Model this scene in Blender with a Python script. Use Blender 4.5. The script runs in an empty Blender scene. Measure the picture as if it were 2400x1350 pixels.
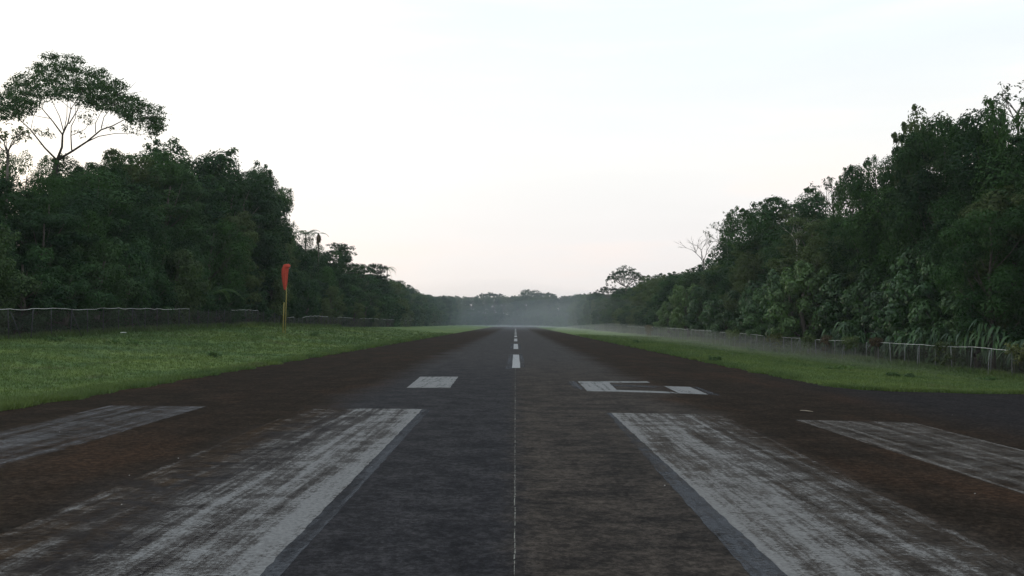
import bpy, math, random
import numpy as np
from mathutils import Vector, Matrix

R = math.radians
scene = bpy.context.scene
COL = scene.collection

# ------------------------------------------------------------------ camera
FPX, CX, CY = 2000.0, 1200.0, 675.0          # focal length in photo pixels (2400 x 1350)
CAM = Vector((0.0, 0.0, 2.2))
ROLL, PITCH, YAW = R(0.72), math.atan(82 / FPX), math.atan(9 / FPX)
fwd = Vector((-math.sin(YAW) * math.cos(PITCH), math.cos(YAW) * math.cos(PITCH), math.sin(PITCH)))
rgt0 = fwd.cross(Vector((0, 0, 1))).normalized()
up0 = rgt0.cross(fwd).normalized()
rgt = rgt0 * math.cos(ROLL) + up0 * math.sin(ROLL)
upv = up0 * math.cos(ROLL) - rgt0 * math.sin(ROLL)
cam_data = bpy.data.cameras.new("camera")
cam = bpy.data.objects.new("camera", cam_data)
COL.objects.link(cam)
cam.matrix_world = Matrix(((rgt.x, upv.x, -fwd.x, CAM.x), (rgt.y, upv.y, -fwd.y, CAM.y),
                           (rgt.z, upv.z, -fwd.z, CAM.z), (0, 0, 0, 1)))
cam_data.sensor_fit = 'HORIZONTAL'
cam_data.sensor_width = 36.0
cam_data.lens = 36.0 * FPX / 2400.0
cam_data.clip_start, cam_data.clip_end = 0.1, 20000
scene.camera = cam

# ------------------------------------------------------------------ world and sun
SUN_AZ, SUN_EL = R(-50), R(13)               # azimuth from +Y, towards +X positive
world = bpy.data.worlds.new("World")
scene.world = world
world.use_nodes = True
wt = world.node_tree
wt.nodes.clear()


def nd(t, typ, **kw):
    n = t.nodes.new(typ)
    for k, v in kw.items():
        setattr(n, k, v)
    return n


w_out = nd(wt, 'ShaderNodeOutputWorld')
w_bg = nd(wt, 'ShaderNodeBackground')
w_sky = nd(wt, 'ShaderNodeTexSky', sky_type='NISHITA')
w_sky.sun_disc = False
w_sky.sun_elevation = SUN_EL
w_sky.sun_rotation = SUN_AZ
w_sky.air_density, w_sky.dust_density, w_sky.ozone_density = 1.0, 2.0, 1.0
w_tc = nd(wt, 'ShaderNodeTexCoord')
w_sep = nd(wt, 'ShaderNodeSeparateXYZ')
wt.links.new(w_tc.outputs['Generated'], w_sep.inputs[0])
# thin high cloud veil: pinkish grey low down, white higher up
w_ramp = nd(wt, 'ShaderNodeValToRGB')
cr = w_ramp.color_ramp
cr.elements[0].position, cr.elements[0].color = 0.0, (0.835, 0.80, 0.84, 1)
cr.elements[1].position, cr.elements[1].color = 0.40, (0.905, 1.03, 1.08, 1)
e = cr.elements.new(0.09); e.color = (0.905, 0.855, 0.86, 1)
e = cr.elements.new(0.19); e.color = (1.0, 0.975, 0.94, 1)
wt.links.new(w_sep.outputs['Z'], w_ramp.inputs[0])
w_map = nd(wt, 'ShaderNodeMapping')
w_map.inputs['Scale'].default_value = (1.6, 1.6, 11.0)
w_noise = nd(wt, 'ShaderNodeTexNoise')
w_noise.inputs['Scale'].default_value = 1.7
w_noise.inputs['Detail'].default_value = 5
wt.links.new(w_tc.outputs['Generated'], w_map.inputs[0])
wt.links.new(w_map.outputs[0], w_noise.inputs['Vector'])
w_cl = nd(wt, 'ShaderNodeMapRange')
w_cl.inputs[1].default_value, w_cl.inputs[2].default_value = 0.35, 0.7
w_cl.inputs[3].default_value, w_cl.inputs[4].default_value = 0.69, 0.75
wt.links.new(w_noise.outputs[0], w_cl.inputs[0])
w_veil = nd(wt, 'ShaderNodeVectorMath', operation='SCALE')
w_pk = nd(wt, 'ShaderNodeMapRange')
w_pk.inputs[1].default_value, w_pk.inputs[2].default_value = 0.50, 0.64
wt.links.new(w_noise.outputs[0], w_pk.inputs[0])
w_pm = nd(wt, 'ShaderNodeMix', data_type='RGBA', blend_type='MULTIPLY')
wt.links.new(w_pk.outputs[0], w_pm.inputs[0])
wt.links.new(w_ramp.outputs[0], w_pm.inputs[6])
w_pm.inputs[7].default_value = (1.05, 0.985, 0.95, 1)
wt.links.new(w_pm.outputs[2], w_veil.inputs[0])
w_veil.inputs['Scale'].default_value = 13.3
w_mix = nd(wt, 'ShaderNodeMix', data_type='RGBA')
wt.links.new(w_cl.outputs[0], w_mix.inputs[0])
wt.links.new(w_sky.outputs[0], w_mix.inputs[6])
wt.links.new(w_veil.outputs[0], w_mix.inputs[7])
wt.links.new(w_mix.outputs[2], w_bg.inputs[0])
w_bg.inputs[1].default_value = 0.10
wt.links.new(w_bg.outputs[0], w_out.inputs[0])

sun_data = bpy.data.lights.new("sun", 'SUN')
sun_data.energy, sun_data.angle, sun_data.color = 0.5, R(14), (1.0, 0.9, 0.78)
sun = bpy.data.objects.new("sun", sun_data)
COL.objects.link(sun)
sdir = Vector((math.sin(SUN_AZ) * math.cos(SUN_EL), math.cos(SUN_AZ) * math.cos(SUN_EL), math.sin(SUN_EL)))
sun.rotation_euler = (-sdir).to_track_quat('-Z', 'Y').to_euler()

vs = scene.view_settings
vs.view_transform, vs.look, vs.exposure, vs.gamma = 'Standard', 'None', 0.0, 1.0
scene.render.engine = 'CYCLES'
cy = scene.cycles
cy.max_bounces, cy.diffuse_bounces, cy.glossy_bounces = 5, 2, 2
cy.transmission_bounces, cy.volume_bounces, cy.transparent_max_bounces = 3, 1, 12
cy.use_denoising = True


# ------------------------------------------------------------------ helpers
def ray(px, py):
    d = fwd + rgt * ((px - CX) / FPX) - upv * ((py - CY) / FPX)
    return d


def on_ground(px, py, z=0.0):
    d = ray(px, py)
    t = (z - CAM.z) / d.z
    return CAM + d * t


def at_depth(px, py, y):
    d = ray(px, py)
    return CAM + d * ((y - CAM.y) / d.y)


def at_side(px, py, x):
    """the point seen at that pixel on the upright plane a distance x left/right of the runway axis"""
    d = ray(px, py)
    return CAM + d * ((x - CAM.x) / d.x)


def mesh_np(name, V, F4=None, F3=None, tint=None, smooth=False):
    me = bpy.data.meshes.new(name)
    V = np.asarray(V, np.float32).reshape(-1, 3)
    me.vertices.add(len(V))
    me.vertices.foreach_set('co', V.ravel())
    n4 = 0 if F4 is None else len(F4)
    n3 = 0 if F3 is None else len(F3)
    loops, starts = [], []
    if n4:
        loops.append(np.asarray(F4, np.int32).ravel())
        starts.append(np.arange(n4, dtype=np.int32) * 4)
    if n3:
        loops.append(np.asarray(F3, np.int32).ravel())
        starts.append(n4 * 4 + np.arange(n3, dtype=np.int32) * 3)
    L = np.concatenate(loops)
    S = np.concatenate(starts)
    me.loops.add(len(L))
    me.loops.foreach_set('vertex_index', L)
    me.polygons.add(n4 + n3)
    me.polygons.foreach_set('loop_start', S)
    if smooth:
        me.polygons.foreach_set('use_smooth', np.ones(n4 + n3, bool))
    if tint is not None:
        a = me.attributes.new('tint', 'FLOAT', 'FACE')
        a.data.foreach_set('value', np.asarray(tint, np.float32))
    me.update(calc_edges=True)
    return me


def link(name, me, mat=None, parent=None, loc=None, rot=None, scale=None):
    o = bpy.data.objects.new(name, me)
    COL.objects.link(o)
    if mat is not None and me is not None and not me.materials:
        me.materials.append(mat)
    if parent is not None:
        o.parent = parent
    if loc is not None:
        o.location = loc
    if rot is not None:
        o.rotation_euler = rot
    if scale is not None:
        o.scale = scale
    return o


def tag(o, label, cat, group=None):
    o["label"], o["category"] = label, cat
    if group:
        o["group"] = group
    return o


def structure(o):
    o["kind"] = "structure"
    return o


class Tubes:
    """tapered tubes collected into one mesh"""
    def __init__(self, sides=6):
        self.V, self.F, self.F3, self.n, self.s = [], [], [], 0, sides

    def tube(self, pts, radii, cap=True):
        pts = [Vector(p) for p in pts]
        s = self.s
        ref = Vector((0.31, 0.87, 0.13))
        for i, p in enumerate(pts):
            a = pts[max(i - 1, 0)]
            b = pts[min(i + 1, len(pts) - 1)]
            t = (b - a).normalized()
            u = t.cross(ref)
            if u.length < 1e-3:
                u = t.cross(Vector((1, 0, 0)))
            u.normalize()
            w = t.cross(u)
            for k in range(s):
                an = 2 * math.pi * k / s
                q = p + (u * math.cos(an) + w * math.sin(an)) * radii[i]
                self.V.append((q.x, q.y, q.z))
        for i in range(len(pts) - 1):
            b0 = self.n + i * s
            for k in range(s):
                k2 = (k + 1) % s
                self.F.append((b0 + k, b0 + k2, b0 + s + k2, b0 + s + k))
        if cap:
            for base, pt, flip in ((self.n, pts[0], True), (self.n + (len(pts) - 1) * s, pts[-1], False)):
                c = self.n + len(pts) * s + (0 if flip else 1)
                self.V.append((pt.x, pt.y, pt.z))
                for k in range(s):
                    k2 = (k + 1) % s
                    self.F3.append((c, base + k2, base + k) if flip else (c, base + k, base + k2))
            self.n += 2
        self.n += len(pts) * s
        return self

    def mesh(self, name):
        return mesh_np(name, self.V, self.F, self.F3 or None, smooth=True)


# ------------------------------------------------------------------ materials
def new_mat(name):
    m = bpy.data.materials.new(name)
    m.use_nodes = True
    t = m.node_tree
    b = t.nodes['Principled BSDF']
    return m, t, b


def noise_node(t, vec, scale, detail=4, rough=0.55, mapping=None):
    n = nd(t, 'ShaderNodeTexNoise')
    n.inputs['Scale'].default_value = scale
    n.inputs['Detail'].default_value = detail
    n.inputs['Roughness'].default_value = rough
    if mapping is not None:
        mp = nd(t, 'ShaderNodeMapping')
        mp.inputs['Scale'].default_value = mapping
        t.links.new(vec, mp.inputs[0])
        vec = mp.outputs[0]
    t.links.new(vec, n.inputs['Vector'])
    return n.outputs[0]


def rng_node(t, v, a, b, c=0.0, d=1.0, smooth=True):
    n = nd(t, 'ShaderNodeMapRange')
    if smooth:
        n.interpolation_type = 'SMOOTHSTEP'
    t.links.new(v, n.inputs[0])
    for i, x in enumerate((a, b, c, d)):
        n.inputs[i + 1].default_value = x
    return n.outputs[0]


def mix_col(t, fac, a, b, blend='MIX'):
    n = nd(t, 'ShaderNodeMix', data_type='RGBA', blend_type=blend)
    for sock, v in ((0, fac), (6, a), (7, b)):
        if isinstance(v, (int, float)):
            n.inputs[sock].default_value = v
        elif isinstance(v, tuple):
            n.inputs[sock].default_value = (*v, 1)
        else:
            t.links.new(v, n.inputs[sock])
    return n.outputs[2]


def math_node(t, op, a, b=None, clamp=False):
    n = nd(t, 'ShaderNodeMath', operation=op)
    n.use_clamp = clamp
    for i, v in enumerate((a, b)):
        if v is None:
            continue
        if isinstance(v, (int, float)):
            n.inputs[i].default_value = v
        else:
            t.links.new(v, n.inputs[i])
    return n.outputs[0]


def leaf_mat(name, dark, light, warm, rough=0.5, spec=0.35, transl=0.25):
    m, t, b = new_mat(name)
    at = nd(t, 'ShaderNodeAttribute', attribute_name='tint')
    oi = nd(t, 'ShaderNodeObjectInfo')
    c = mix_col(t, at.outputs['Fac'], dark, light)
    f = rng_node(t, oi.outputs['Random'], 0.45, 1.0, 0.0, 0.75)
    c = mix_col(t, f, c, mix_col(t, at.outputs['Fac'], tuple(x * 0.75 for x in warm), warm))
    hv = nd(t, 'ShaderNodeHueSaturation')
    t.links.new(c, hv.inputs['Color'])
    t.links.new(rng_node(t, oi.outputs['Random'], 0, 1, 0.65, 1.4, False), hv.inputs['Value'])
    c = hv.outputs[0]
    t.links.new(c, b.inputs['Base Color'])
    b.inputs['Roughness'].default_value = rough
    b.inputs['Specular IOR Level'].default_value = spec
    tr = nd(t, 'ShaderNodeBsdfTranslucent')
    t.links.new(mix_col(t, 1.0, c, (1.0, 1.25, 0.5), 'MULTIPLY'), tr.inputs[0])
    mx = nd(t, 'ShaderNodeMixShader')
    mx.inputs[0].default_value = transl
    t.links.new(b.outputs[0], mx.inputs[1])
    t.links.new(tr.outputs[0], mx.inputs[2])
    t.links.new(mx.outputs[0], t.nodes['Material Output'].inputs[0])
    return m


M_LEAF = leaf_mat("leaf_dark", (0.011, 0.034, 0.019), (0.050, 0.104, 0.038), (0.066, 0.080, 0.032), 0.6, 0.08)
M_LEAF_VINE = leaf_mat("leaf_vine", (0.008, 0.028, 0.015), (0.042, 0.092, 0.028), (0.036, 0.076, 0.020), 0.6, 0.08)
M_LEAF_BIG = leaf_mat("leaf_broad", (0.025, 0.062, 0.028), (0.084, 0.158, 0.060), (0.082, 0.130, 0.040), 0.42, 0.25)
M_LEAF_UMB = leaf_mat("leaf_umbrella", (0.014, 0.034, 0.020), (0.040, 0.075, 0.034), (0.04, 0.07, 0.028), 0.6, 0.1)
M_CANE = leaf_mat("leaf_cane", (0.022, 0.054, 0.026), (0.056, 0.106, 0.045), (0.048, 0.094, 0.032), 0.4, 0.22, 0.2)
M_FENCE_VINE = leaf_mat("leaf_fence_vine", (0.05, 0.08, 0.025), (0.12, 0.16, 0.05), (0.11, 0.11, 0.045), 0.55, 0.25)
M_DRYLEAF = leaf_mat("leaf_dry", (0.055, 0.042, 0.026), (0.115, 0.075, 0.042), (0.10, 0.08, 0.04), 0.7, 0.15)
M_WEED = leaf_mat("leaf_weed", (0.04, 0.08, 0.03), (0.09, 0.15, 0.05), (0.08, 0.12, 0.035), 0.6, 0.15)


def bark_mat(name, a, b_):
    m, t, b = new_mat(name)
    tc = nd(t, 'ShaderNodeTexCoord')
    f = noise_node(t, tc.outputs['Object'], 2.5, 5, 0.6, (3, 3, 0.8))
    t.links.new(mix_col(t, rng_node(t, f, 0.3, 0.7), a, b_), b.inputs['Base Color'])
    b.inputs['Roughness'].default_value = 0.9
    b.inputs['Specular IOR Level'].default_value = 0.15
    return m


M_BARK = bark_mat("bark", (0.05, 0.042, 0.034), (0.12, 0.105, 0.09))
M_BARK_DARK = bark_mat("bark_dark", (0.022, 0.019, 0.016), (0.05, 0.043, 0.036))
M_BARK_PALE = bark_mat("bark_pale", (0.26, 0.24, 0.21), (0.42, 0.40, 0.36))


def plain_mat(name, col, rough=0.6, metal=0.0, var=0.25, spec=0.3):
    m, t, b = new_mat(name)
    tc = nd(t, 'ShaderNodeTexCoord')
    f = noise_node(t, tc.outputs['Object'], 6.0, 4, 0.6)
    lo = tuple(c * (1 - var) for c in col)
    t.links.new(mix_col(t, rng_node(t, f, 0.3, 0.7), lo, col), b.inputs['Base Color'])
    b.inputs['Roughness'].default_value = rough
    b.inputs['Metallic'].default_value = metal
    b.inputs['Specular IOR Level'].default_value = spec
    return m


M_RAIL = plain_mat("rail_white", (0.70, 0.70, 0.68), 0.5)
M_POST = plain_mat("post_galvanised", (0.22, 0.23, 0.23), 0.6, 0.0, 0.4)
M_POST_DARK = plain_mat("post_weathered", (0.055, 0.06, 0.066), 0.6, 0.0, 0.35)
M_WIRE = plain_mat("wire_rusty", (0.05, 0.045, 0.042), 0.7)
M_YELLOW = plain_mat("pole_yellow", (0.34, 0.28, 0.08), 0.6)
M_SOCK = plain_mat("sock_red", (0.48, 0.068, 0.042), 0.75, 0.0, 0.3, 0.15)
M_SOCKRIM = plain_mat("sock_rim", (0.8, 0.72, 0.68), 0.6)
M_TWIG = plain_mat("twig", (0.38, 0.33, 0.26), 0.8)
M_STONE = plain_mat("stone", (0.42, 0.41, 0.39), 0.85)


# --- ground under the grass
def ground_colour(t, vec):
    a = noise_node(t, vec, 0.16, 5, 0.6)
    c = noise_node(t, vec, 0.9, 5, 0.65, (1, 0.5, 1))
    d = noise_node(t, vec, 0.05, 3, 0.5)
    col = mix_col(t, rng_node(t, a, 0.35, 0.68), (0.052, 0.094, 0.026), (0.104, 0.142, 0.033))
    col = mix_col(t, rng_node(t, c, 0.45, 0.75, 0.0, 0.7), col, (0.036, 0.068, 0.027))
    col = mix_col(t, rng_node(t, d, 0.5, 0.75, 0.0, 0.55), col, (0.058, 0.094, 0.048))
    e2 = noise_node(t, vec, 0.35, 6, 0.7, (1, 0.6, 1))
    col = mix_col(t, rng_node(t, e2, 0.56, 0.70, 0.0, 0.7), col, (0.088, 0.088, 0.036))
    f2 = noise_node(t, vec, 0.6, 6, 0.72, (1.2, 0.7, 1))
    col = mix_col(t, rng_node(t, f2, 0.60, 0.70, 0.0, 0.65), col, (0.030, 0.052, 0.022))
    return col


M_GROUND, t, b = new_mat("ground_turf")
tc = nd(t, 'ShaderNodeTexCoord')
t.links.new(ground_colour(t, tc.outputs['Object']), b.inputs['Base Color'])
b.inputs['Roughness'].default_value = 0.95
b.inputs['Specular IOR Level'].default_value = 0.1

M_GRASS, t, b = new_mat("grass_blades")
tc = nd(t, 'ShaderNodeTexCoord')
at = nd(t, 'ShaderNodeAttribute', attribute_name='tint')
gc = ground_colour(t, tc.outputs['Object'])
gc = mix_col(t, math_node(t, 'MULTIPLY', at.outputs['Fac'], 0.6), gc, (0.128, 0.190, 0.055))
t.links.new(gc, b.inputs['Base Color'])
b.inputs['Roughness'].default_value = 0.6
b.inputs['Specular IOR Level'].default_value = 0.25
tr = nd(t, 'ShaderNodeBsdfTranslucent')
t.links.new(gc, tr.inputs[0])
mx = nd(t, 'ShaderNodeMixShader')
mx.inputs[0].default_value = 0.25
t.links.new(b.outputs[0], mx.inputs[1])
t.links.new(tr.outputs[0], mx.inputs[2])
t.links.new(mx.outputs[0], t.nodes['Material Output'].inputs[0])

# --- asphalt: bluish newer lane left of the seam, brown streaked lane right of it, mossy brown shoulders
M_ASPH, t, b = new_mat("asphalt_worn")
tc = nd(t, 'ShaderNodeTexCoord')
vec = tc.outputs['Object']
sp = nd(t, 'ShaderNodeSeparateXYZ')
t.links.new(vec, sp.inputs[0])
big = noise_node(t, vec, 0.22, 4, 0.55)
xw = math_node(t, 'ADD', sp.outputs['X'], math_node(t, 'MULTIPLY', math_node(t, 'SUBTRACT', big, 0.5), 3.0))
ax = math_node(t, 'ABSOLUTE', xw)
streak = noise_node(t, vec, 1.1, 11, 0.80, (0.8, 1.0, 1))
streak2 = noise_node(t, vec, 1.4, 11, 0.80, (0.8, 0.9, 1))
along = noise_node(t, vec, 1.0, 7, 0.7, (2.4, 0.10, 1))
fine = noise_node(t, vec, 26.0, 5, 0.8, (0.7, 1.4, 1))
grain = noise_node(t, vec, 8.0, 6, 0.85)
speck = noise_node(t, vec, 70.0, 3, 0.6)
lane_l = mix_col(t, rng_node(t, streak2, 0.36, 0.66), (0.0095, 0.0100, 0.0125), (0.0260, 0.0262, 0.0295))
lane_r = mix_col(t, rng_node(t, streak, 0.36, 0.64), (0.0105, 0.0098, 0.0098), (0.042, 0.036, 0.0315))
right = rng_node(t, math_node(t, 'ADD', sp.outputs['X'], math_node(t, 'MULTIPLY', math_node(t, 'SUBTRACT', streak2, 0.5), 1.2)), -0.25, 0.3)
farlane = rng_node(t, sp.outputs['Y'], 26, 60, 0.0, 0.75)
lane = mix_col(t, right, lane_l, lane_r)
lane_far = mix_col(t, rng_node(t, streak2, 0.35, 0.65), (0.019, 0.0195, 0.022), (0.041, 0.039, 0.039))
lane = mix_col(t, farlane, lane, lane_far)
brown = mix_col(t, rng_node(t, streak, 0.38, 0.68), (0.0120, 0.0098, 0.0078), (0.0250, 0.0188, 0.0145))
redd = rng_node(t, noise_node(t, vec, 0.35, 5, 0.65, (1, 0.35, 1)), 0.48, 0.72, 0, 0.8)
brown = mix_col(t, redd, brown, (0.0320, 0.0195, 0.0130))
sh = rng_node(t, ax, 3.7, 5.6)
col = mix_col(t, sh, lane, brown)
apron = rng_node(t, sp.outputs['X'], 9.0, 12.5, 0.0, 0.85)
near = rng_node(t, math_node(t, 'MULTIPLY', sp.outputs['Y'], -1.0), -44, -26)
col = mix_col(t, math_node(t, 'MULTIPLY', apron, near), col, mix_col(t, rng_node(t, streak2, 0.36, 0.66), (0.0110, 0.0110, 0.0125), (0.0210, 0.0205, 0.0225)))
col = mix_col(t, rng_node(t, along, 0.5, 0.72, 0.0, 0.55), col, mix_col(t, 1.0, col, (0.55, 0.55, 0.57), 'MULTIPLY'))
col = mix_col(t, rng_node(t, grain, 0.44, 0.58, 0.0, 0.95), mix_col(t, 1.0, col, (0.72, 0.72, 0.72), 'MULTIPLY'), mix_col(t, 1.0, col, (1.6, 1.57, 1.54), 'MULTIPLY'))
col = mix_col(t, rng_node(t, fine, 0.45, 0.60, 0.0, 0.6), col, mix_col(t, 1.0, col, (2.1, 2.05, 2.0), 'MULTIPLY'))
col = mix_col(t, rng_node(t, speck, 0.63, 0.70, 0.0, 0.45), col, (0.10, 0.097, 0.093))
col = mix_col(t, 1.0, col, (0.89, 0.87, 0.875), 'MULTIPLY')
t.links.new(col, b.inputs['Base Color'])
b.inputs['Roughness'].default_value = 0.9
t.links.new(rng_node(t, ax, 3.7, 5.6, 0.035, 0.008), b.inputs['Specular IOR Level'])
bp = nd(t, 'ShaderNodeBump')
bp.inputs['Strength'].default_value = 0.35
bp.inputs['Distance'].default_value = 0.01
t.links.new(fine, bp.inputs['Height'])
t.links.new(bp.outputs[0], b.inputs['Normal'])


def paint_mat(name, col, cover, stain=0.0, stain_x=(0, 1), wear=(0.35, 0.58)):
    """worn runway paint: a thin sheet with real holes where it has flaked off; rusty grime towards the outer side"""
    m, t, b = new_mat(name)
    tc = nd(t, 'ShaderNodeTexCoord')
    vec = tc.outputs['Object']
    sp = nd(t, 'ShaderNodeSeparateXYZ')
    t.links.new(vec, sp.inputs[0])
    axx = math_node(t, 'ABSOLUTE', sp.outputs['X'])
    st = noise_node(t, vec, 1.8, 12, 0.82, (0.8, 1.2, 1))
    st2 = noise_node(t, vec, 1.0, 9, 0.72, (4.2, 0.16, 1))
    fi = noise_node(t, vec, 20.0, 6, 0.85, (0.8, 1.2, 1))
    bg = noise_node(t, vec, 0.5, 4, 0.6)
    paint = mix_col(t, rng_node(t, fi, 0.38, 0.62), tuple(c * 0.55 for c in col), col)
    w = math_node(t, 'ADD', math_node(t, 'MULTIPLY', st, 0.48), math_node(t, 'MULTIPLY', st2, 0.52))
    w = math_node(t, 'ADD', w, math_node(t, 'MULTIPLY', math_node(t, 'SUBTRACT', fi, 0.5), 0.30))
    rust = None
    if stain:
        g = rng_node(t, math_node(t, 'ADD', axx, math_node(t, 'MULTIPLY', math_node(t, 'SUBTRACT', bg, 0.5), 1.8)), stain_x[0], stain_x[1])
        w = math_node(t, 'SUBTRACT', w, math_node(t, 'MULTIPLY', g, stain * 0.125))
        w = math_node(t, 'ADD', w, rng_node(t, math_node(t, 'MULTIPLY', axx, -1.0), -2.75, -2.2, 0.0, 0.08))
        rust = math_node(t, 'MULTIPLY', math_node(t, 'MULTIPLY', g, rng_node(t, st, 0.42, 0.60)), rng_node(t, math_node(t, 'MULTIPLY', axx, -1.0), -5.9, -4.9))
        rust = math_node(t, 'MULTIPLY', rust, 0.9)
    c = math_node(t, 'MULTIPLY', rng_node(t, w, wear[0], wear[1]), cover)
    base = paint if rust is None else mix_col(t, c, (0.046, 0.030, 0.019), paint)
    t.links.new(base, b.inputs['Base Color'])
    alpha = c if rust is None else math_node(t, 'MAXIMUM', c, rust)
    t.links.new(alpha, b.inputs['Alpha'])
    b.inputs['Roughness'].default_value = 0.85
    b.inputs['Specular IOR Level'].default_value = 0.02
    bp = nd(t, 'ShaderNodeBump')
    bp.inputs['Strength'].default_value = 0.3
    bp.inputs['Distance'].default_value = 0.01
    t.links.new(fi, bp.inputs['Height'])
    t.links.new(bp.outputs[0], b.inputs['Normal'])
    return m


M_P_L1 = paint_mat("paint_left_inner", (0.24, 0.24, 0.247), 0.9, 1.0, (3.0, 5.0))
M_P_R1 = paint_mat("paint_right_inner", (0.24, 0.236, 0.238), 0.9, 0.8, (3.2, 5.6))
M_P_L2 = paint_mat("paint_left_outer", (0.17, 0.168, 0.178), 0.7, 0.0, (0, 1), (0.43, 0.62))
M_P_R2 = paint_mat("paint_right_outer", (0.17, 0.156, 0.146), 0.75, 0.0, (0, 1), (0.42, 0.60))
M_P_DASH = paint_mat("paint_dash", (0.36, 0.36, 0.37), 0.97, 0.0, (0, 1), (0.32, 0.44))
M_P_NUM = paint_mat("paint_number", (0.24, 0.24, 0.245), 0.92, 0.0, (0, 1), (0.36, 0.50))
M_P_OLD = paint_mat("paint_old_grey", (0.105, 0.11, 0.125), 0.7, 0.0, (0, 1), (0.40, 0.58))
M_P_SEAM = paint_mat("seam_filler", (0.25, 0.245, 0.225), 0.9, 0.0, (0, 1), (0.38, 0.56))


# ------------------------------------------------------------------ terrain
def ground_z(x, y):
    x = np.asarray(x, float)
    y = np.asarray(y, float)
    def ss(a, b, v):
        q = np.clip((v - a) / (b - a), 0, 1)
        return q * q * (3 - 2 * q)
    topl = np.interp(y, [20, 53, 80, 100, 150, 250, 500], [0.6, 0.74, 1.18, 1.37, 1.0, 0.7, 0.4])
    topr = np.interp(y, [30, 60, 92, 150, 250, 500], [-0.7, -0.9, -0.95, -0.35, -0.2, -0.1])
    zl = topl * ss(-12.2, -31, x) + 0.35 * ss(-31, -60, x)
    zr = topr * ss(12.0, 31, x) * (1 - (1 - ss(29, 36, y)) * (1 - ss(20, 30, x)))
    bump = 0.05 * np.sin(x * 0.9 + 1.3 * np.sin(y * 0.21)) * np.cos(y * 0.37 + x * 0.3)
    bump = bump * (ss(-13.5, -17, x) + ss(13.5, 17, x))
    lip = 0.05 * (ss(-12.1, -12.6, x) + ss(11.6, 12.1, x) * ss(30.8, 33, y))
    return -0.012 + zl + zr + bump + lip


def build_ground():
    xs = np.concatenate([[-3000, -800, -300, -150], np.arange(-100, -34, 6), np.arange(-34, -11, 0.75),
                         np.arange(-11, 11, 4), np.arange(11, 34, 0.75), np.arange(34, 101, 6), [150, 300, 800, 3000]])
    ys = np.concatenate([[-600, -200, -60, -20], np.arange(-10, 120, 1.5), np.arange(120, 300, 4),
                         np.arange(300, 640, 12), [700, 900, 1400, 3000, 6000]])
    X, Y = np.meshgrid(xs, ys)
    Z = ground_z(X, Y)
    V = np.stack([X, Y, Z], -1).reshape(-1, 3)
    nx, ny = len(xs), len(ys)
    i = np.arange((ny - 1) * (nx - 1))
    a = (i // (nx - 1)) * nx + i % (nx - 1)
    F = np.stack([a, a + 1, a + nx + 1, a + nx], -1)
    return structure(link("ground", mesh_np("ground", V, F, smooth=True), M_GROUND))


ground = build_ground()

RUNWAY_END = 560.0
EDGE_L, EDGE_R = -12.1, 11.6


def build_runway():
    rnd = random.Random(5)
    left, right = [], []
    ys = [-40 + 0.9 * k for k in range(130)] + [78 + 4 * k for k in range(122)]
    for y in ys:
        if y > RUNWAY_END:
            break
        j = 0.09 * math.sin(y * 1.7) + 0.07 * math.sin(y * 4.1 + 1) + rnd.uniform(-0.06, 0.06)
        left.append((EDGE_L + j, y))
        j = 0.09 * math.sin(y * 1.3 + 2) + 0.07 * math.sin(y * 3.7) + rnd.uniform(-0.06, 0.06)
        # paved turn-off opens to the right nearer than about 34 m
        flare = 0.0
        if y < 36:
            u = (36 - y) / 7.0
            flare = 0.9 * u ** 3 if u < 1 else 60.0
            if 0.78 < u < 1.0:
                flare += ((u - 0.78) / 0.22) ** 3 * 9
        right.append((EDGE_R + j + flare, y))
    V, F = [], []
    for (a, y), (c, _) in zip(left, right):
        V += [(a, y, 0.0), (0.0, y, 0.0), (c, y, 0.0)]
    for k in range(len(left) - 1):
        b0 = 3 * k
        F += [(b0, b0 + 1, b0 + 4, b0 + 3), (b0 + 1, b0 + 2, b0 + 5, b0 + 4)]
    return structure(link("runway", mesh_np("runway", V, F), M_ASPH))


runway = build_runway()


def marking(name, pts, mat, z=0.004, label=None, n=14):
    """flat painted quad given by 4 ground points (near-left, near-right, far-right, far-left), with slightly ragged edges"""
    rnd = random.Random(sum(ord(c) for c in name) + len(COL.objects))
    p = [Vector((q[0], q[1], 0)) for q in pts]
    V, F = [], []
    for i in range(n + 1):
        u = i / n
        l = p[0].lerp(p[3], u)
        r = p[1].lerp(p[2], u)
        l.x += rnd.uniform(-0.012, 0.012)
        r.x += rnd.uniform(-0.012, 0.012)
        V += [(l.x, l.y, z), (r.x, r.y, z)]
    for i in range(n):
        F.append((2 * i, 2 * i + 1, 2 * i + 3, 2 * i + 2))
    o = link(name, mesh_np(name, V, F), mat, runway)
    if label:
        o["label"] = label
    return o


def quad_px(a, b, c, d):
    return [on_ground(*q) for q in (a, b, c, d)]


def extend(p_far, p_near, y):
    """carry a stripe edge on towards and past the camera to that y"""
    s = (y - p_far.y) / (p_near.y - p_far.y)
    return p_far.lerp(p_near, s)


def stripe(fl, fr, nl, nr, mat, label, y0=-9):
    FL, FR, NL, NR = (on_ground(*q) for q in (fl, fr, nl, nr))
    return marking("threshold_stripe", [extend(FL, NL, y0), extend(FR, NR, y0), FR, FL], mat, label=label, n=200)


s1 = stripe((712, 957), (990, 959), (30, 1240), (607, 1350), M_P_L1, "worn white threshold stripe just left of the centre seam")
s2 = stripe((1432, 968), (1692, 972), (1845, 1350), (2400, 1325), M_P_R1, "worn white threshold stripe just right of the centre seam")
s3 = stripe((255, 951), (482, 953), (0, 1012), (0, 1098), M_P_L2, "faded grey threshold stripe at far left")
s4 = stripe((1862, 984), (2140, 991), (2400, 1158), (2400, 1056), M_P_R2, "faded brownish threshold stripe at far right")


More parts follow.
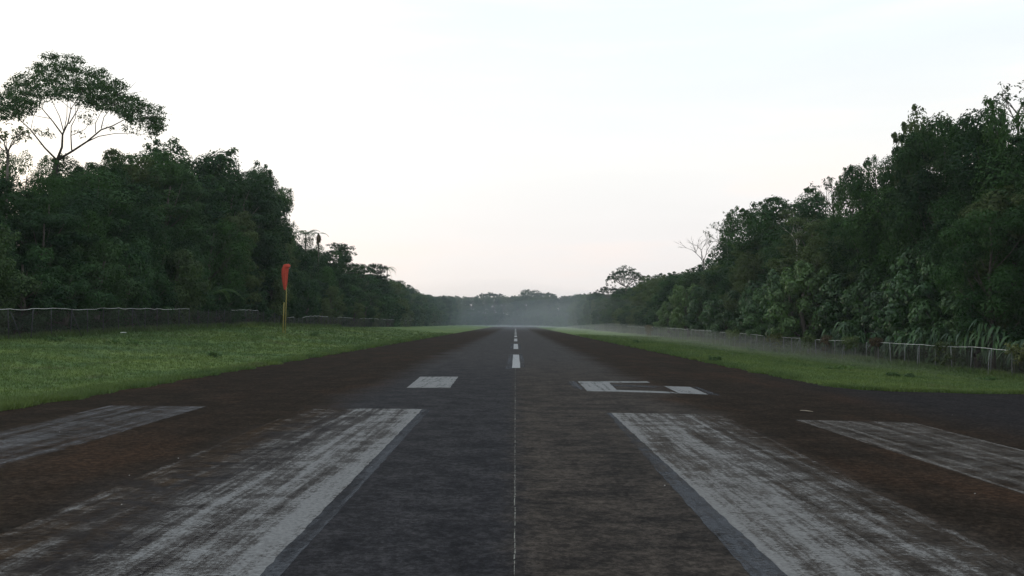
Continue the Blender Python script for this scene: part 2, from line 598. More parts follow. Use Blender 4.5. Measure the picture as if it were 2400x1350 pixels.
def edge_strip(fa, fb, na, nb, label):
    FL, FR, NL, NR = (on_ground(*q) for q in (fa, fb, na, nb))
    return marking("old_paint_edge", [extend(FL, NL, -6), extend(FR, NR, -6), FR, FL], M_P_OLD, 0.003, label, 140)


edge_strip((980, 959), (1010, 959), (585, 1350), (655, 1350), "older grey paint showing beside left inner stripe")
edge_strip((1421, 968), (1440, 968), (1760, 1350), (1860, 1350), "older grey paint showing beside right inner stripe")

# runway number, left and right
marking("number_block", quad_px((953, 909), (1055, 909), (1074, 883), (985, 883)), M_P_NUM, label="white block of the runway number left of centre")
marking("number_block", quad_px((1377, 917), (1450, 918), (1424, 894), (1354, 894)), M_P_NUM, label="first white block of the number right of centre")
marking("number_block", quad_px((1592, 922), (1660, 925), (1618, 907), (1556, 905)), M_P_NUM, label="second white block of the number right of centre")
marking("number_bar", quad_px((1450, 918.2), (1592, 922.5), (1570, 918), (1444, 914)), M_P_NUM, n=4)
marking("number_bar", quad_px((1435, 905), (1556, 909), (1548, 905), (1430, 902)), M_P_OLD, n=4)
marking("number_bar", quad_px((1428, 897), (1524, 897), (1516, 894), (1424, 894)), M_P_NUM, n=4)
marking("number_shadow", quad_px((1348, 912), (1370, 914), (1348, 894), (1330, 894)), M_P_OLD, 0.003, n=4)  # flat strips of older grey paint beside the number blocks
marking("number_shadow", quad_px((1664, 925), (1688, 926.5), (1634, 907), (1620, 907)), M_P_OLD, 0.003, n=4)

# centreline dashes
SEAM_X = on_ground(1206.5, 1200).x
y = 42.0
k = 0
while y < 330:
    h = 0.20
    marking("centre_dash", [(SEAM_X + 0.05 - h, y), (SEAM_X + 0.05 + h, y), (SEAM_X + 0.05 + h, y + 17.5), (SEAM_X + 0.05 - h, y + 17.5)],
            M_P_DASH, n=8)
    if k < 2:
        marking("old_paint_edge", [(SEAM_X + 0.27, y + 1), (SEAM_X + 0.5, y + 1), (SEAM_X + 0.5, y + 19), (SEAM_X + 0.27, y + 19)], M_P_OLD, 0.003, n=6)
        marking("old_paint_edge", [(SEAM_X - 0.45, y - 1), (SEAM_X - 0.17, y - 1), (SEAM_X - 0.17, y + 17), (SEAM_X - 0.45, y + 17)], M_P_OLD, 0.003, n=6)
    y += 30.5
    k += 1
# lengthwise construction joint, filled and crumbling
V, F = [], []
rnd = random.Random(3)
yy = -3.0
while yy < 42:
    ln = rnd.uniform(.03, .35)
    w = 0.0035 + 0.007 * rnd.random() ** 2
    xo = SEAM_X + rnd.uniform(-0.004, 0.004)
    b0 = len(V)
    V += [(xo - w, yy, 0.006), (xo + w * .8, yy + rnd.uniform(-.02, .02), 0.006), (xo + w, yy + ln, 0.006), (xo - w * .7, yy + ln + rnd.uniform(-.02, .02), 0.006)]
    F.append((b0, b0 + 1, b0 + 2, b0 + 3))
    yy += ln + (rnd.uniform(.0, .04) if rnd.random() < .85 else rnd.uniform(.06, .22))
o = link("pavement_joint", mesh_np("pavement_joint", V, F), M_P_SEAM, runway)
o["label"] = "pale crumbling joint along the runway centre"


# ------------------------------------------------------------------ foliage tools
def unit(v):
    return v / np.maximum(np.linalg.norm(v, axis=-1, keepdims=True), 1e-9)


def leaf_quads(P, N, T, L, W, fold=0.12):
    """rhombic folded leaves: P centre, N normal, T direction of the tip"""
    T = unit(T - N * np.sum(T * N, -1, keepdims=True))
    B = np.cross(N, T)
    L = L[:, None]
    W = W[:, None]
    a = P - T * L * 0.5
    c = P + T * L * 0.5 - N * L * 0.12
    b = P + B * W * 0.5 + N * W * fold + T * L * 0.05
    d = P - B * W * 0.5 + N * W * fold + T * L * 0.05
    V = np.stack([a, b, c, d], 1).reshape(-1, 3)
    F = np.arange(len(P) * 4).reshape(-1, 4)
    return V, F


def lobes_to_leaves(rs, C, RAD, n_leaf, leaf, aspect=0.5, up=0.4, droop=0.35, shell=0.4, jitter=0.7, tint_lobe=0.6):
    """C lobes' centres, RAD lobes' radii (n,3); leaves lie towards each lobe's outside"""
    nl = len(C)
    idx = np.repeat(np.arange(nl), n_leaf if np.ndim(n_leaf) else [n_leaf] * nl)
    n = len(idx)
    D = unit(rs.normal(size=(n, 3)) + np.array([0, 0, 0.25]))
    r = 1.0 - shell * rs.random(n) ** 1.6
    r *= 1.0 + 0.07 * rs.normal(size=n)
    P = C[idx] + D * RAD[idx] * r[:, None]
    N = unit(D * 0.75 + np.array([0, 0, up]) + rs.normal(size=(n, 3)) * jitter * 0.34)
    T = unit(rs.normal(size=(n, 3)) + D * 0.5 - np.array([0, 0, droop]))
    L = leaf * (0.65 + 0.7 * rs.random(n))
    V, F = leaf_quads(P, N, T, L, L * aspect * (0.8 + 0.4 * rs.random(n)))
    lt = rs.random(nl)
    tint = np.clip(tint_lobe * lt[idx] + (1 - tint_lobe) * rs.random(n), 0, 1)
    return V, F, tint


def join_leaf(parts):
    Vs, Fs, Ts, o = [], [], [], 0
    for V, F, T in parts:
        Vs.append(V); Fs.append(F + o); Ts.append(T); o += len(V)
    return np.concatenate(Vs), np.concatenate(Fs), np.concatenate(Ts)


def wall_tree(seed, H=20.0, rmax=4.6, z0=0.06, nl=62, leaf=0.32, per=170, sprigs=34, rad=(1.0, 2.0), aspect=0.6, flat=0.8, crownfrac=0.5, droop=0.35):
    """a forest-edge tree leafed from near the ground to the top: returns (crown mesh, trunk mesh)"""
    rs = np.random.RandomState(seed)
    t = np.linspace(z0, 0.95, nl) + rs.uniform(-0.03, 0.03, nl)
    ang = np.arange(nl) * 2.399 + rs.uniform(-0.5, 0.5, nl)
    prof = np.where(t < crownfrac, 0.62 + 0.38 * t / crownfrac,
                    np.sqrt(np.clip(1 - ((t - crownfrac) / (1.06 - crownfrac)) ** 2.2, 0, 1)))
    rr = rmax * prof * (0.35 + 0.65 * np.sqrt(rs.random(nl)))
    C = np.stack([rr * np.cos(ang), rr * np.sin(ang), t * H], -1)
    rd = rs.uniform(rad[0], rad[1], nl)
    RAD = np.stack([rd, rd, rd * flat * rs.uniform(0.8, 1.2, nl)], -1)
    parts = [lobes_to_leaves(rs, C, RAD, (per * (rd / rd.mean()) ** 2).astype(int), leaf, aspect, droop=droop)]
    # sprigs that break the outline
    li = rs.randint(nl // 4, nl, sprigs)
    sd = unit(unit(np.stack([C[li, 0], C[li, 1], (t[li] - 0.4) * H * 0.5], -1)) + rs.normal(size=(sprigs, 3)) * 0.45)
    C2 = C[li] + sd * RAD[li] * rs.uniform(0.95, 1.2, sprigs)[:, None]
    r2 = rs.uniform(0.35, 0.75, sprigs)
    parts.append(lobes_to_leaves(rs, C2, np.stack([r2, r2, r2 * 0.7], -1), 60, leaf, aspect, shell=0.9, droop=droop))
    V, F, T = join_leaf(parts)
    crown = mesh_np("crown", V, F, tint=T)
    tb = Tubes(6)
    x, yy = 0.0, 0.0
    pts, rad_ = [], []
    for k in range(7):
        pts.append((x, yy, H * 0.88 * k / 6 - 0.3 * (k == 0)))
        rad_.append(0.30 * (1 - k / 7.0) + 0.05)
        x += rs.uniform(-0.3, 0.3); yy += rs.uniform(-0.3, 0.3)
    tb.tube(pts, rad_)
    order = rs.permutation(nl)[:16]
    for i in order:
        c = C[i]
        k = max(1, min(5, int((c[2] / H) * 6) - 1))
        p0 = Vector(pts[k])
        p1 = Vector(c)
        mid = p0.lerp(p1, 0.5) + Vector((0, 0, -0.4))
        tb.tube([p0, mid, p1], [rad_[k] * 0.45, rad_[k] * 0.3, 0.03])
    return crown, tb.mesh("trunk")


PROTO = {}
PROTO['broad'] = [wall_tree(11, rmax=5.0, nl=40, per=700, rad=(1.2, 2.4), leaf=0.28), wall_tree(12, rmax=5.6, nl=36, per=420, rad=(1.5, 2.7), leaf=0.40),
                  wall_tree(13, rmax=4.8, flat=0.65, nl=42, per=580, rad=(1.1, 2.2)), wall_tree(14, rmax=5.2, leaf=0.27, nl=46, per=640, rad=(1.1, 2.2))]
PROTO['vine'] = [wall_tree(21, rmax=4.6, nl=56, leaf=0.26, per=520, rad=(1.0, 2.0), flat=1.3, crownfrac=0.72, z0=0.03, droop=0.9),
                 wall_tree(22, rmax=5.0, nl=54, leaf=0.28, per=520, rad=(1.1, 2.2), flat=1.2, crownfrac=0.7, z0=0.03, droop=0.9)]
PROTO['open'] = [wall_tree(31, rmax=5.4, nl=40, leaf=0.28, per=330, z0=0.3, rad=(1.0, 2.0), flat=0.55, sprigs=60),
                 wall_tree(32, rmax=5.0, nl=38, leaf=0.27, per=330, z0=0.35, rad=(0.9, 1.9), flat=0.5, sprigs=70)]
PROTO['dome'] = [wall_tree(81, rmax=6.2, nl=34, per=760, rad=(1.5, 2.7), leaf=0.30, z0=0.30, crownfrac=0.70, sprigs=40, flat=0.7),
                 wall_tree(82, rmax=6.0, nl=36, per=620, rad=(1.4, 2.5), leaf=0.34, z0=0.25, crownfrac=0.66, sprigs=44, flat=0.75)]
PROTO['far'] = [wall_tree(41, rmax=5.6, nl=40, leaf=0.5, per=230, sprigs=22, rad=(1.3, 2.6)), wall_tree(42, rmax=6.0, nl=40, leaf=0.5, per=230, flat=0.65, sprigs=24, rad=(1.3, 2.6)),
                wall_tree(43, rmax=5.2, nl=44, leaf=0.5, per=230, crownfrac=0.65, sprigs=20, rad=(1.2, 2.4))]
PROTO['bush'] = [wall_tree(51, H=8.0, rmax=3.0, nl=28, leaf=0.26, per=330, rad=(0.7, 1.4), z0=0.05, sprigs=34, aspect=0.55, crownfrac=0.45),
                 wall_tree(52, H=8.0, rmax=3.2, nl=28, leaf=0.25, per=350, rad=(0.7, 1.4), z0=0.05, sprigs=34, crownfrac=0.5)]
PROTO['bigleaf'] = [wall_tree(61, H=8.0, rmax=2.8, nl=34, leaf=0.36, per=200, rad=(0.6, 1.25), z0=0.05, sprigs=36, aspect=0.6, crownfrac=0.45, droop=0.9),
                    wall_tree(62, H=8.0, rmax=3.0, nl=34, leaf=0.33, per=230, rad=(0.6, 1.25), z0=0.05, sprigs=36, aspect=0.6, crownfrac=0.5, droop=0.9)]
PROTO['farbush'] = [wall_tree(71, H=8.0, rmax=3.6, nl=24, leaf=0.5, per=170, rad=(0.9, 1.7), z0=0.05, sprigs=16, crownfrac=0.5)]
MATS = dict(dome=M_LEAF_VINE, broad=M_LEAF, vine=M_LEAF_VINE, open=M_LEAF, far=M_LEAF, bush=M_LEAF, bigleaf=M_LEAF_BIG, farbush=M_LEAF)
BASE_H = dict(dome=20.0, broad=20.0, vine=20.0, open=20.0, far=20.0, bush=8.0, bigleaf=8.0, farbush=8.0)
for kk, lst in PROTO.items():
    for c, tr_ in lst:
        c.materials.append(MATS[kk])
        tr_.materials.append(M_BARK)
RT = random.Random(77)


def plant_tree(kind, x, y, h, name, label, cat, group, wide=1.0):
    c, tr_ = RT.choice(PROTO[kind])
    root = bpy.data.objects.new(name, None)
    COL.objects.link(root)
    s = h / (BASE_H[kind] * 1.03)
    z = float(ground_z(x, y))
    root.location = (x, y, z - 0.05)
    root.rotation_euler = (RT.uniform(-0.03, 0.03), RT.uniform(-0.03, 0.03), RT.uniform(0, 6.283))
    w = wide * RT.uniform(0.88, 1.15)
    root.scale = (s ** 0.6 * w, s ** 0.6 * w, s)
    root.empty_display_size = 0.5
    link("trunk", tr_, None, root)
    link("crown", c, None, root)
    return tag(root, label, cat, group)


# skyline read off the photograph, kept as real heights of the trees that make it
SKY_L = [(-400, 330), (-100, 330), (0, 345), (60, 350), (130, 392), (200, 365), (300, 350), (380, 340), (450, 340), (490, 372), (540, 385), (580, 376), (610, 405),
         (650, 435), (680, 490), (700, 540), (760, 590), (830, 628), (900, 640), (950, 656), (1000, 684), (1050, 690), (1100, 694), (1205, 692)]
SKY_R = [(1215, 692), (1310, 688), (1350, 687), (1390, 678), (1430, 672), (1500, 640), (1560, 616), (1620, 604), (1665, 585), (1700, 528),
         (1750, 488), (1800, 458), (1900, 460), (1945, 470), (1965, 425), (2000, 405), (2030, 375), (2070, 350), (2112, 348), (2126, 290), (2160, 268),
         (2250, 255), (2340, 245), (2400, 225), (2600, 215), (3000, 215)]


def px_of(x, y):
    d = Vector((x, y, 6.0)) - CAM
    return CX + FPX * d.dot(rgt) / d.dot(fwd)


def sky_height(x, y, half=4.0):
    """height above ground of a tree standing at x, y whose crown just stays under the skyline"""
    px = px_of(x, y)
    tab = SKY_L if px < 1210 else SKY_R
    w = half / y * FPX
    py = max(np.interp(px + q * w, [a for a, _ in tab], [b_ for _, b_ in tab]) for q in (-1, -.5, 0, .5, 1))
    return at_depth(px, float(py), y).z - float(ground_z(x, y))


def zone(side, y):
    if side < 0:
        return "near the windsock" if y < 215 else "by the hazy far end"
    return "near the bare tree" if y < 215 else "by the hazy far end"


ORD = "first second third fourth fifth sixth seventh eighth ninth tenth eleventh twelfth thirteenth fourteenth fifteenth sixteenth".split()
COUNT = {}


def which(key, side, x, y):
    """place of a near tree in its row, counted inwards from the picture edge; far ones share a zone"""
    px = px_of(x, y)
    n = COUNT.get((key, side), 0)
    if px < -60 or px > 2460:
        return "just outside the picture edge"
    COUNT[(key, side)] = n + 1
    if n < 16 and y < 150:
        return f"{ORD[n]} in from the {side_name(side)} edge"
    return zone(side, y)


def side_name(s):
    return "left" if s < 0 else "right"


# --- rows of the forest, both sides
for side in (-1, 1):
    rows = ((38.5, 50, 6.4, 1.0), (46.5, 58, 8.5, 1.02))
    for ri, (X, y0, step, hk) in enumerate(rows):
        y = y0
        while y < 545:
            x = side * (X + RT.uniform(-2.2, 2.2))
            if side < 0 and y < 120:
                x -= 1.0
            h = sky_height(x, y) * hk * (RT.uniform(0.86, 1.0) if side < 0 else RT.uniform(0.78, 0.97))
            px = px_of(x, y)
            kind = 'far' if y > 170 else RT.choice(['broad', 'broad', 'vine', 'open'] if side < 0 else ['broad', 'vine', 'vine', 'open'])
            if side > 0 and 1680 < px < 1960:
                kind = RT.choice(['open', 'broad'])
            if side > 0 and px > 1990 and ri == 0:
                kind = 'vine'
            h = min(max(h, 8), 30)
            rn = 'front' if ri == 0 else 'back'
            where = which(rn, side, x, y)
            plant_tree(kind, x, y, h, "forest_tree", f"tall leafy tree in {side_name(side)} forest's {rn} row, {where}",
                       "tree", f"{rn} row forest trees {side_name(side)} of the runway")
            y += step * (1 + max(0, y - 60) / 260.0) * RT.uniform(0.85, 1.15)
    # lower trees filling the middle of the leaf wall
    y = 38
    while y < 520:
        x = side * (35.2 + RT.uniform(-0.8, 1.2))
        if side > 0 and y < 92:
            x += 2.6
        h = min(sky_height(x, y) * RT.uniform(0.5, 0.78), 15)
        kind = 'far' if y > 200 else RT.choice(['vine', 'broad'])
        where = which('half', side, x, y)
        plant_tree(kind, x, y, h, "understory_tree",
                   f"half-height leafy tree fronting the {side_name(side)} forest, {where}", "tree",
                   f"half-height trees fronting the {side_name(side)} forest", 0.85)
        y += 6.2 * (1 + max(0, y - 60) / 160.0) * RT.uniform(0.85, 1.2)
    # shrubs at the fence
    y = 40
    while y < 420:
        x = side * (33.2 + RT.uniform(-0.4, 0.5))
        if side > 0 and y < 92:
            x += 3.0
        if side > 0:
            kind = 'bigleaf' if 60 < y < 190 else ('bush' if y < 60 else 'farbush')
            h = RT.uniform(6.5, 10.5) if 66 < y < 190 else RT.uniform(5.0, 8.0)
        else:
            kind = 'bush' if y < 190 else 'farbush'
            h = RT.uniform(4.0, 8.0)
        where = which(kind, side, x, y)
        what = "pale glossy broad-leaved shrub" if kind == 'bigleaf' else "dark green shrub"
        plant_tree(kind, x, y, h, "forest_shrub", f"{what} behind the {side_name(side)} fence, {where}", "shrub",
                   f"{what}s behind the {side_name(side)} fence", 0.9)
        y += 4.4 * (1 + max(0, y - 60) / 90.0) * RT.uniform(0.85, 1.2)

# --- crowns that make the peaks of the skyline, each told apart
def hero(kind, px, top, X, half_px, label):
    p = at_side(px, 760, X)
    z = float(ground_z(X, p.y))
    h = at_depth(px, top, p.y).z - z
    o = plant_tree(kind, X, p.y, h, "forest_tree", label, "tree", None)
    del_r = dict(dome=7.3, vine=6.0, broad=6.4, open=6.6)[kind]
    k = half_px * p.y / FPX / del_r
    o.scale = (k, k, h / (BASE_H[kind] * 1.035))
    return o


hero('dome', 425, 336, -42, 150, "broad round-crowned tree at the highest point of the left forest")
hero('dome', 335, 346, -44, 135, "rounded tree left of the highest crown of the left forest")
hero('dome', 210, 364, -42, 100, "low rounded tree close right of the umbrella tree's fork")
hero('open', 285, 346, -43, 110, "wide thin-crowned tree just right of the umbrella tree's trunk")
hero('dome', 570, 374, -42, 88, "pointed leafy tree on the left skyline above and left of windsock")
hero('dome', 626, 424, -41.5, 62, "leafy tree at the outer shoulder of left skyline directly above windsock")
hero('vine', 45, 348, -40, 75, "upright leafy tree under the umbrella crown at the left edge")
hero('dome', 505, 368, -44, 110, "rounded tree between the highest left crown and the pointed one")
hero('dome', 2235, 246, 38.5, 135, "tallest vine-smothered tree towering on the right")
hero('broad', 2195, 264, 41.5, 95, "leafy tree close behind the tallest vine-smothered right tree")
hero('broad', 2158, 284, 39.5, 66, "narrow leafy shoulder tree at the left of the tallest right tree")
hero('dome', 2300, 248, 41, 90, "round-topped tree between tallest right tree and the picture edge")
hero('dome', 2075, 342, 38.5, 88, "vine-smothered tree one step lower, left of the tallest right tree")
hero('dome', 2385, 232, 39.5, 100, "tall leafy tree at the right picture edge behind bare twigs")
hero('dome', 1985, 408, 40, 55, "narrow leafy tree filling the step below the vine-smothered trees")
hero('dome', 1858, 446, 40, 125, "wide spreading tree with airy crown in the middle of right skyline")
hero('dome', 1752, 486, 41, 78, "thin-crowned tree sloping down left of the wide spreading right tree")
hero('dome', 2330, 470, 34.5, 130, "big leafy tree bulging forward at the right picture edge")
hero('dome', 775, 578, -38, 50, "light green rounded tree right of the dying palm")
hero('broad', 738, 574, -40.5, 42, "dark leafy tree directly behind the dying palm")
hero('broad', 700, 560, -38.5, 55, "dark rounded tree just behind the green palm")

# --- trees closing the far end
for ri, yb in enumerate((566, 584)):
    x = -44
    while x < 46:
        yy = yb + RT.uniform(-5, 5)
        h = sky_height(x, yy) * RT.uniform(0.92, 1.0)
        plant_tree('far', x, yy, h, "forest_tree", f"blue-grey hazy tree in the {'front' if ri == 0 else 'back'} row closing the far end of runway", "tree",
                   f"hazy trees closing the far end, {'front' if ri == 0 else 'back'} row", 1.15)
        x += 7.0 * RT.uniform(0.8, 1.2)
x = -32
while x < 34:
    plant_tree('farbush', x, 556 + RT.uniform(-3, 3), RT.uniform(5, 9), "forest_shrub",
               "hazy shrub at the foot of the trees closing the far end", "shrub", "hazy shrubs at the far end", 1.3)
    x += 5.0 * RT.uniform(0.8, 1.2)


# ------------------------------------------------------------------ trees one can tell apart
def grow_root(name, loc, label, cat, group=None):
    root = bpy.data.objects.new(name, None)
    COL.objects.link(root)
    root.location = loc
    return tag(root, label, cat, group)


def umbrella_tree(seed, base, H, Rc, thick, label, limbs_px=None, leaf=0.26, n_cl=150, per=70, fork=0.55, droop_edge=0.45, trunk_r=0.32, group=None):
    rs = np.random.RandomState(seed)
    root = grow_root("umbrella_tree", base, label, "tree", group)
    tb = Tubes(7)
    zf = H * fork
    lean = (rs.uniform(-0.4, 0.4), rs.uniform(-0.4, 0.4))
    pts = [(0, 0, -0.3), (lean[0] * 0.4, lean[1] * 0.4, zf * 0.5), (lean[0], lean[1], zf)]
    tb.tube(pts, [trunk_r, trunk_r * 0.8, trunk_r * 0.68])
    f0 = Vector(pts[-1])
    tips = []

    def zc(r):
        return H - thick * 0.6 - (H - zf) * droop_edge * (r / Rc) ** 2.0

    nlimb = 7
    for i in range(nlimb):
        an = 2 * math.pi * (i + rs.uniform(-0.25, 0.25)) / nlimb
        rr = Rc * rs.uniform(0.55, 0.85)
        end = Vector((rr * math.cos(an), rr * math.sin(an), zc(rr) - thick * 0.2))
        p1 = f0.lerp(end, 0.35) + Vector((rs.uniform(-.3, .3), rs.uniform(-.3, .3), -0.02 * H + rs.uniform(-.3, .4)))
        p2 = f0.lerp(end, 0.68) + Vector((rs.uniform(-.4, .4), rs.uniform(-.4, .4), rs.uniform(-.4, .3)))
        r0 = trunk_r * 0.46
        tb.tube([f0, p1, p2, end], [r0, r0 * 0.78, r0 * 0.5, r0 * 0.22])
        for src, ra in ((p1, r0 * 0.55), (p2, r0 * 0.42), (p2, r0 * 0.4)):
            for q in range(2):
                a2 = an + rs.uniform(-0.7, 0.7)
                r2 = Rc * rs.uniform(0.25, 0.98)
                e2 = Vector((r2 * math.cos(a2), r2 * math.sin(a2), zc(r2) - thick * 0.1))
                m2 = src.lerp(e2, 0.5) + Vector((rs.uniform(-.4, .4), rs.uniform(-.4, .4), rs.uniform(-.2, .5)))
                tb.tube([src, m2, e2], [ra * 0.8, ra * 0.5, 0.018])
                tips.append(e2)
    link("trunk", tb.mesh("trunk"), M_BARK, root)
    rr = Rc * np.sqrt(rs.random(n_cl)) * 1.0
    aa = rs.uniform(0, 6.283, n_cl)
    zt = H - thick * 0.6 - (H - zf) * droop_edge * (rr / Rc) ** 2.0
    zz = zt + thick * rs.uniform(-0.45, 0.5, n_cl) * (1 - 0.5 * (rr / Rc))
    C = np.stack([rr * np.cos(aa), rr * np.sin(aa), zz], -1)
    C = np.concatenate([C, np.array([[p.x, p.y, p.z] for p in tips])])
    n = len(C)
    rd = rs.uniform(0.5, 1.05, n) * (Rc / 7.5)
    RAD = np.stack([rd, rd, rd * 0.62], -1)
    V, F, T = lobes_to_leaves(rs, C, RAD, per, leaf, 0.45, shell=0.9, droop=0.7)
    # hanging tip sprays at the rim
    m = 26
    a3 = rs.uniform(0, 6.283, m)
    C3 = np.stack([Rc * 1.04 * np.cos(a3), Rc * 1.04 * np.sin(a3), np.full(m, H - thick * 0.6 - (H - zf) * droop_edge * 1.1) + rs.uniform(-1.2, .3, m) * thick * 0.4], -1)
    r3 = rs.uniform(0.3, 0.6, m) * (Rc / 7.5)
    P2 = lobes_to_leaves(rs, C3, np.stack([r3, r3, r3], -1), 22, leaf, 0.45, shell=0.95, droop=1.0)
    V, F, T = join_leaf([(V, F, T), P2])
    link("crown", mesh_np("crown", V, F, tint=T), M_LEAF_UMB, root)
    return root


def base_at(px, X):
    """ground point under that pixel column at side distance X"""
    p = at_side(px, 760, X)
    return Vector((X, p.y, float(ground_z(X, p.y)) - 0.05))


def top_h(px, py, b_):
    return at_depth(px, py, b_.y).z - b_.z


# big umbrella tree standing above the forest on the left
def big_umbrella():
    D = 82.0
    c0 = at_depth(132, 372, D)
    base = Vector((c0.x - 1.6, D, float(ground_z(c0.x - 1.6, D)) - 0.05))
    root = grow_root("umbrella_tree", base, "large wide umbrella-crowned tree rising above the forest at far left", "tree")
    rs = np.random.RandomState(101)

    def Z(zx, zy, dy=0.0):          # drawing coordinates of the enlarged view -> local point, dy metres deeper
        p = at_depth(zx * 0.3, 80 + zy * 0.3, D + dy)
        return p - base

    tb = Tubes(7)
    fork = Z(445, 985)
    tb.tube([Vector((0, 0, -0.3)), fork * 0.4 + Vector((0.2, 0, 0)), fork * 0.75 + Vector((-0.1, 0, 0)), fork], [0.36, 0.32, 0.28, 0.25])
    limbs = [
        ([(445, 985, 0), (350, 880, -.6), (240, 750, -1.3), (120, 640, -2), (-10, 540, -2.6)], .17),
        ([(445, 985, 0), (490, 880, .2), (492, 790, .4), (540, 700, .7), (552, 590, 1), (620, 480, 1.4)], .22),
        ([(492, 790, .4), (420, 680, -.2), (330, 580, -.8), (230, 510, -1.3), (150, 430, -1.8)], .13),
        ([(500, 770, .4), (455, 640, 1.4), (400, 510, 2.4), (380, 380, 3.2)], .09),
        ([(445, 985, 0), (560, 910, -.4), (680, 830, -1), (780, 740, -1.6), (880, 710, -2.2), (1000, 655, -3), (1100, 580, -3.6)], .2),
        ([(660, 850, -.9), (775, 795, -.2), (900, 778, .6), (1060, 770, 1.4), (1180, 790, 2)], .1),
        ([(745, 770, -1.3), (745, 700, -1), (800, 590, -.4), (830, 470, .2)], .08),
        ([(790, 735, -1.6), (820, 640, -2.4), (880, 560, -3.4), (920, 480, -4)], .08),
        ([(560, 905, -.3), (552, 800, .8), (560, 720, 1.8), (590, 660, 2.6), (585, 540, 3.6), (640, 400, 4.4)], .11),
        ([(540, 700, .7), (600, 590, -.4), (640, 480, -1.6), (700, 330, -2.6)], .1),
        ([(240, 750, -1.3), (270, 640, -2.4), (330, 520, -3.6)], .05),
        ([(400, 660, -.4), (300, 650, .8), (180, 600, 2.2), (90, 540, 3.2)], .06),
        ([(560, 790, .9), (660, 740, 2.2), (760, 600, 3.6), (830, 500, 4.6)], .06),
        ([(490, 800, .4), (530, 640, 2.6), (520, 480, 4.2), (470, 320, 5.2)], .08),
        ([(350, 880, -.6), (200, 800, .6), (130, 770, 1.6)], .03),
    ]
    tips = []
    for pts, r in limbs:
        P = [Z(*p) for p in pts]
        n = len(P)
        for i in range(1, n - 1):
            P[i] = P[i] + Vector((rs.uniform(-.12, .12), rs.uniform(-.12, .12), rs.uniform(-.12, .12)))
        tb.tube(P, [r * 0.58 * (1 - 0.85 * i / (n - 1)) for i in range(n)])
        tips += P[-2:]
    for q in range(70):                # fine twigs under the canopy
        a = tips[rs.randint(len(tips))]
        e_ = a + Vector((rs.uniform(-1.8, 1.8), rs.uniform(-1.8, 1.8), rs.uniform(0.2, 1.6)))
        tb.tube([a, a.lerp(e_, .5) + Vector((rs.uniform(-.3, .3), rs.uniform(-.3, .3), 0)), e_], [.03, .022, .012])
    link("trunk", tb.mesh("trunk"), M_BARK_DARK, root)
    top = [(-300, 470), (-120, 440), (0, 420), (60, 345), (200, 285), (260, 260), (330, 155), (410, 140), (480, 165), (560, 165), (640, 170), (675, 240), (800, 250), (845, 320),
           (960, 350), (1000, 430), (1100, 490), (1220, 545), (1275, 590)]
    bot = [(-300, 640), (0, 640), (110, 640), (280, 580), (350, 500), (450, 500), (600, 510), (700, 535), (800, 560), (900, 570), (1000, 640), (1100, 690), (1200, 740), (1275, 700)]
    C = []
    ctr = Z(500, 400)
    Rx = (Z(1275, 400) - ctr).x
    while len(C) < 760:
        zx = rs.uniform(-290, 1270)
        u = min(1.0, abs(zx - 490) / 800.0)
        yt = np.interp(zx, [a for a, _ in top], [b_ for _, b_ in top])
        yb = np.interp(zx, [a for a, _ in bot], [b_ for _, b_ in bot])
        if rs.random() > (yb - yt) / 330.0 + .15:
            continue
        dy = rs.uniform(-1, 1)
        dmax = Rx * 0.85 * math.sqrt(max(0.02, 1 - u * u))
        # rounded across: the dome falls off towards front and back
        yy_ = yt + (yb - yt) * rs.random() + (abs(dy) ** 2.2) * 120
        if yy_ > yb + 40:
            continue
        p = Z(zx, yy_, dy * dmax)
        C.append((p.x, p.y, p.z))
    for zx, zy, r_ in ((330, 770, 40), (310, 760, 40), (380, 790, 30), (690, 630, 30), (640, 640, 30), (1200, 760, 40), (1150, 790, 40), (1060, 750, 40), (1240, 700, 30), (160, 780, 30),
                       (700, 690, 15), (880, 740, 25), (1000, 730, 30), (130, 810, 20), (630, 770, 12)):
        for q in range(3):
            p = Z(zx + rs.uniform(-r_, r_), zy + rs.uniform(-r_, r_) * .6, rs.uniform(-1.5, 1.5))
            C.append((p.x, p.y, p.z))
    C = np.array(C)
    rd = rs.uniform(0.4, 0.85, len(C))
    cnt = np.full(len(C), 44)
    rd[760:] = rs.uniform(.5, .9, len(C) - 760)
    cnt[760:] = 15
    thin = rs.random(760) < .3
    cnt[:760][thin] = 14
    V, F, T = lobes_to_leaves(rs, C, np.stack([rd, rd, rd * .65], -1), cnt, 0.25, 0.42, shell=0.9, droop=0.8)
    link("crown", mesh_np("crown", V, F, tint=T), M_LEAF_UMB, root)


big_umbrella()

b_ = base_at(1466, 42)
umbrella_tree(111, b_, top_h(1466, 620, b_), 7.4, 3.0, "flat-topped umbrella tree standing above the right forest skyline", None, 0.42, 120, 34, 0.66, 0.5, 0.38)
b_ = base_at(1428, 41)
umbrella_tree(112, b_, top_h(1428, 668, b_), 6.6, 2.2, "lower sparse umbrella tree just left of the flat-topped one on right skyline", None, 0.42, 60, 26, 0.7, 0.35, 0.3)
for q, (px, py, rc) in enumerate(((1150, 684, 9.0), (1282, 684, 6.5), (1215, 690, 7.0))):
    c = at_depth(px, py, 592)
    bb = Vector((c.x, 592, float(ground_z(c.x, 592)) - 0.05))
    umbrella_tree(120 + q, bb, c.z - bb.z, rc, 2.4, ("distant layered umbrella tree left of centre on far skyline", "small distant umbrella tree right of centre on far skyline",
                  "low distant umbrella tree at centre of far skyline")[q], None, 0.8, 46, 20, 0.8, 0.3, 0.3)
c = at_depth(1240, 679, 588)
tag(plant_tree('far', c.x, 588, c.z - float(ground_z(c.x, 588)), "forest_tree", "x", "tree", None, 1.5), "dense round-topped tree at the middle of the far skyline", "tree")


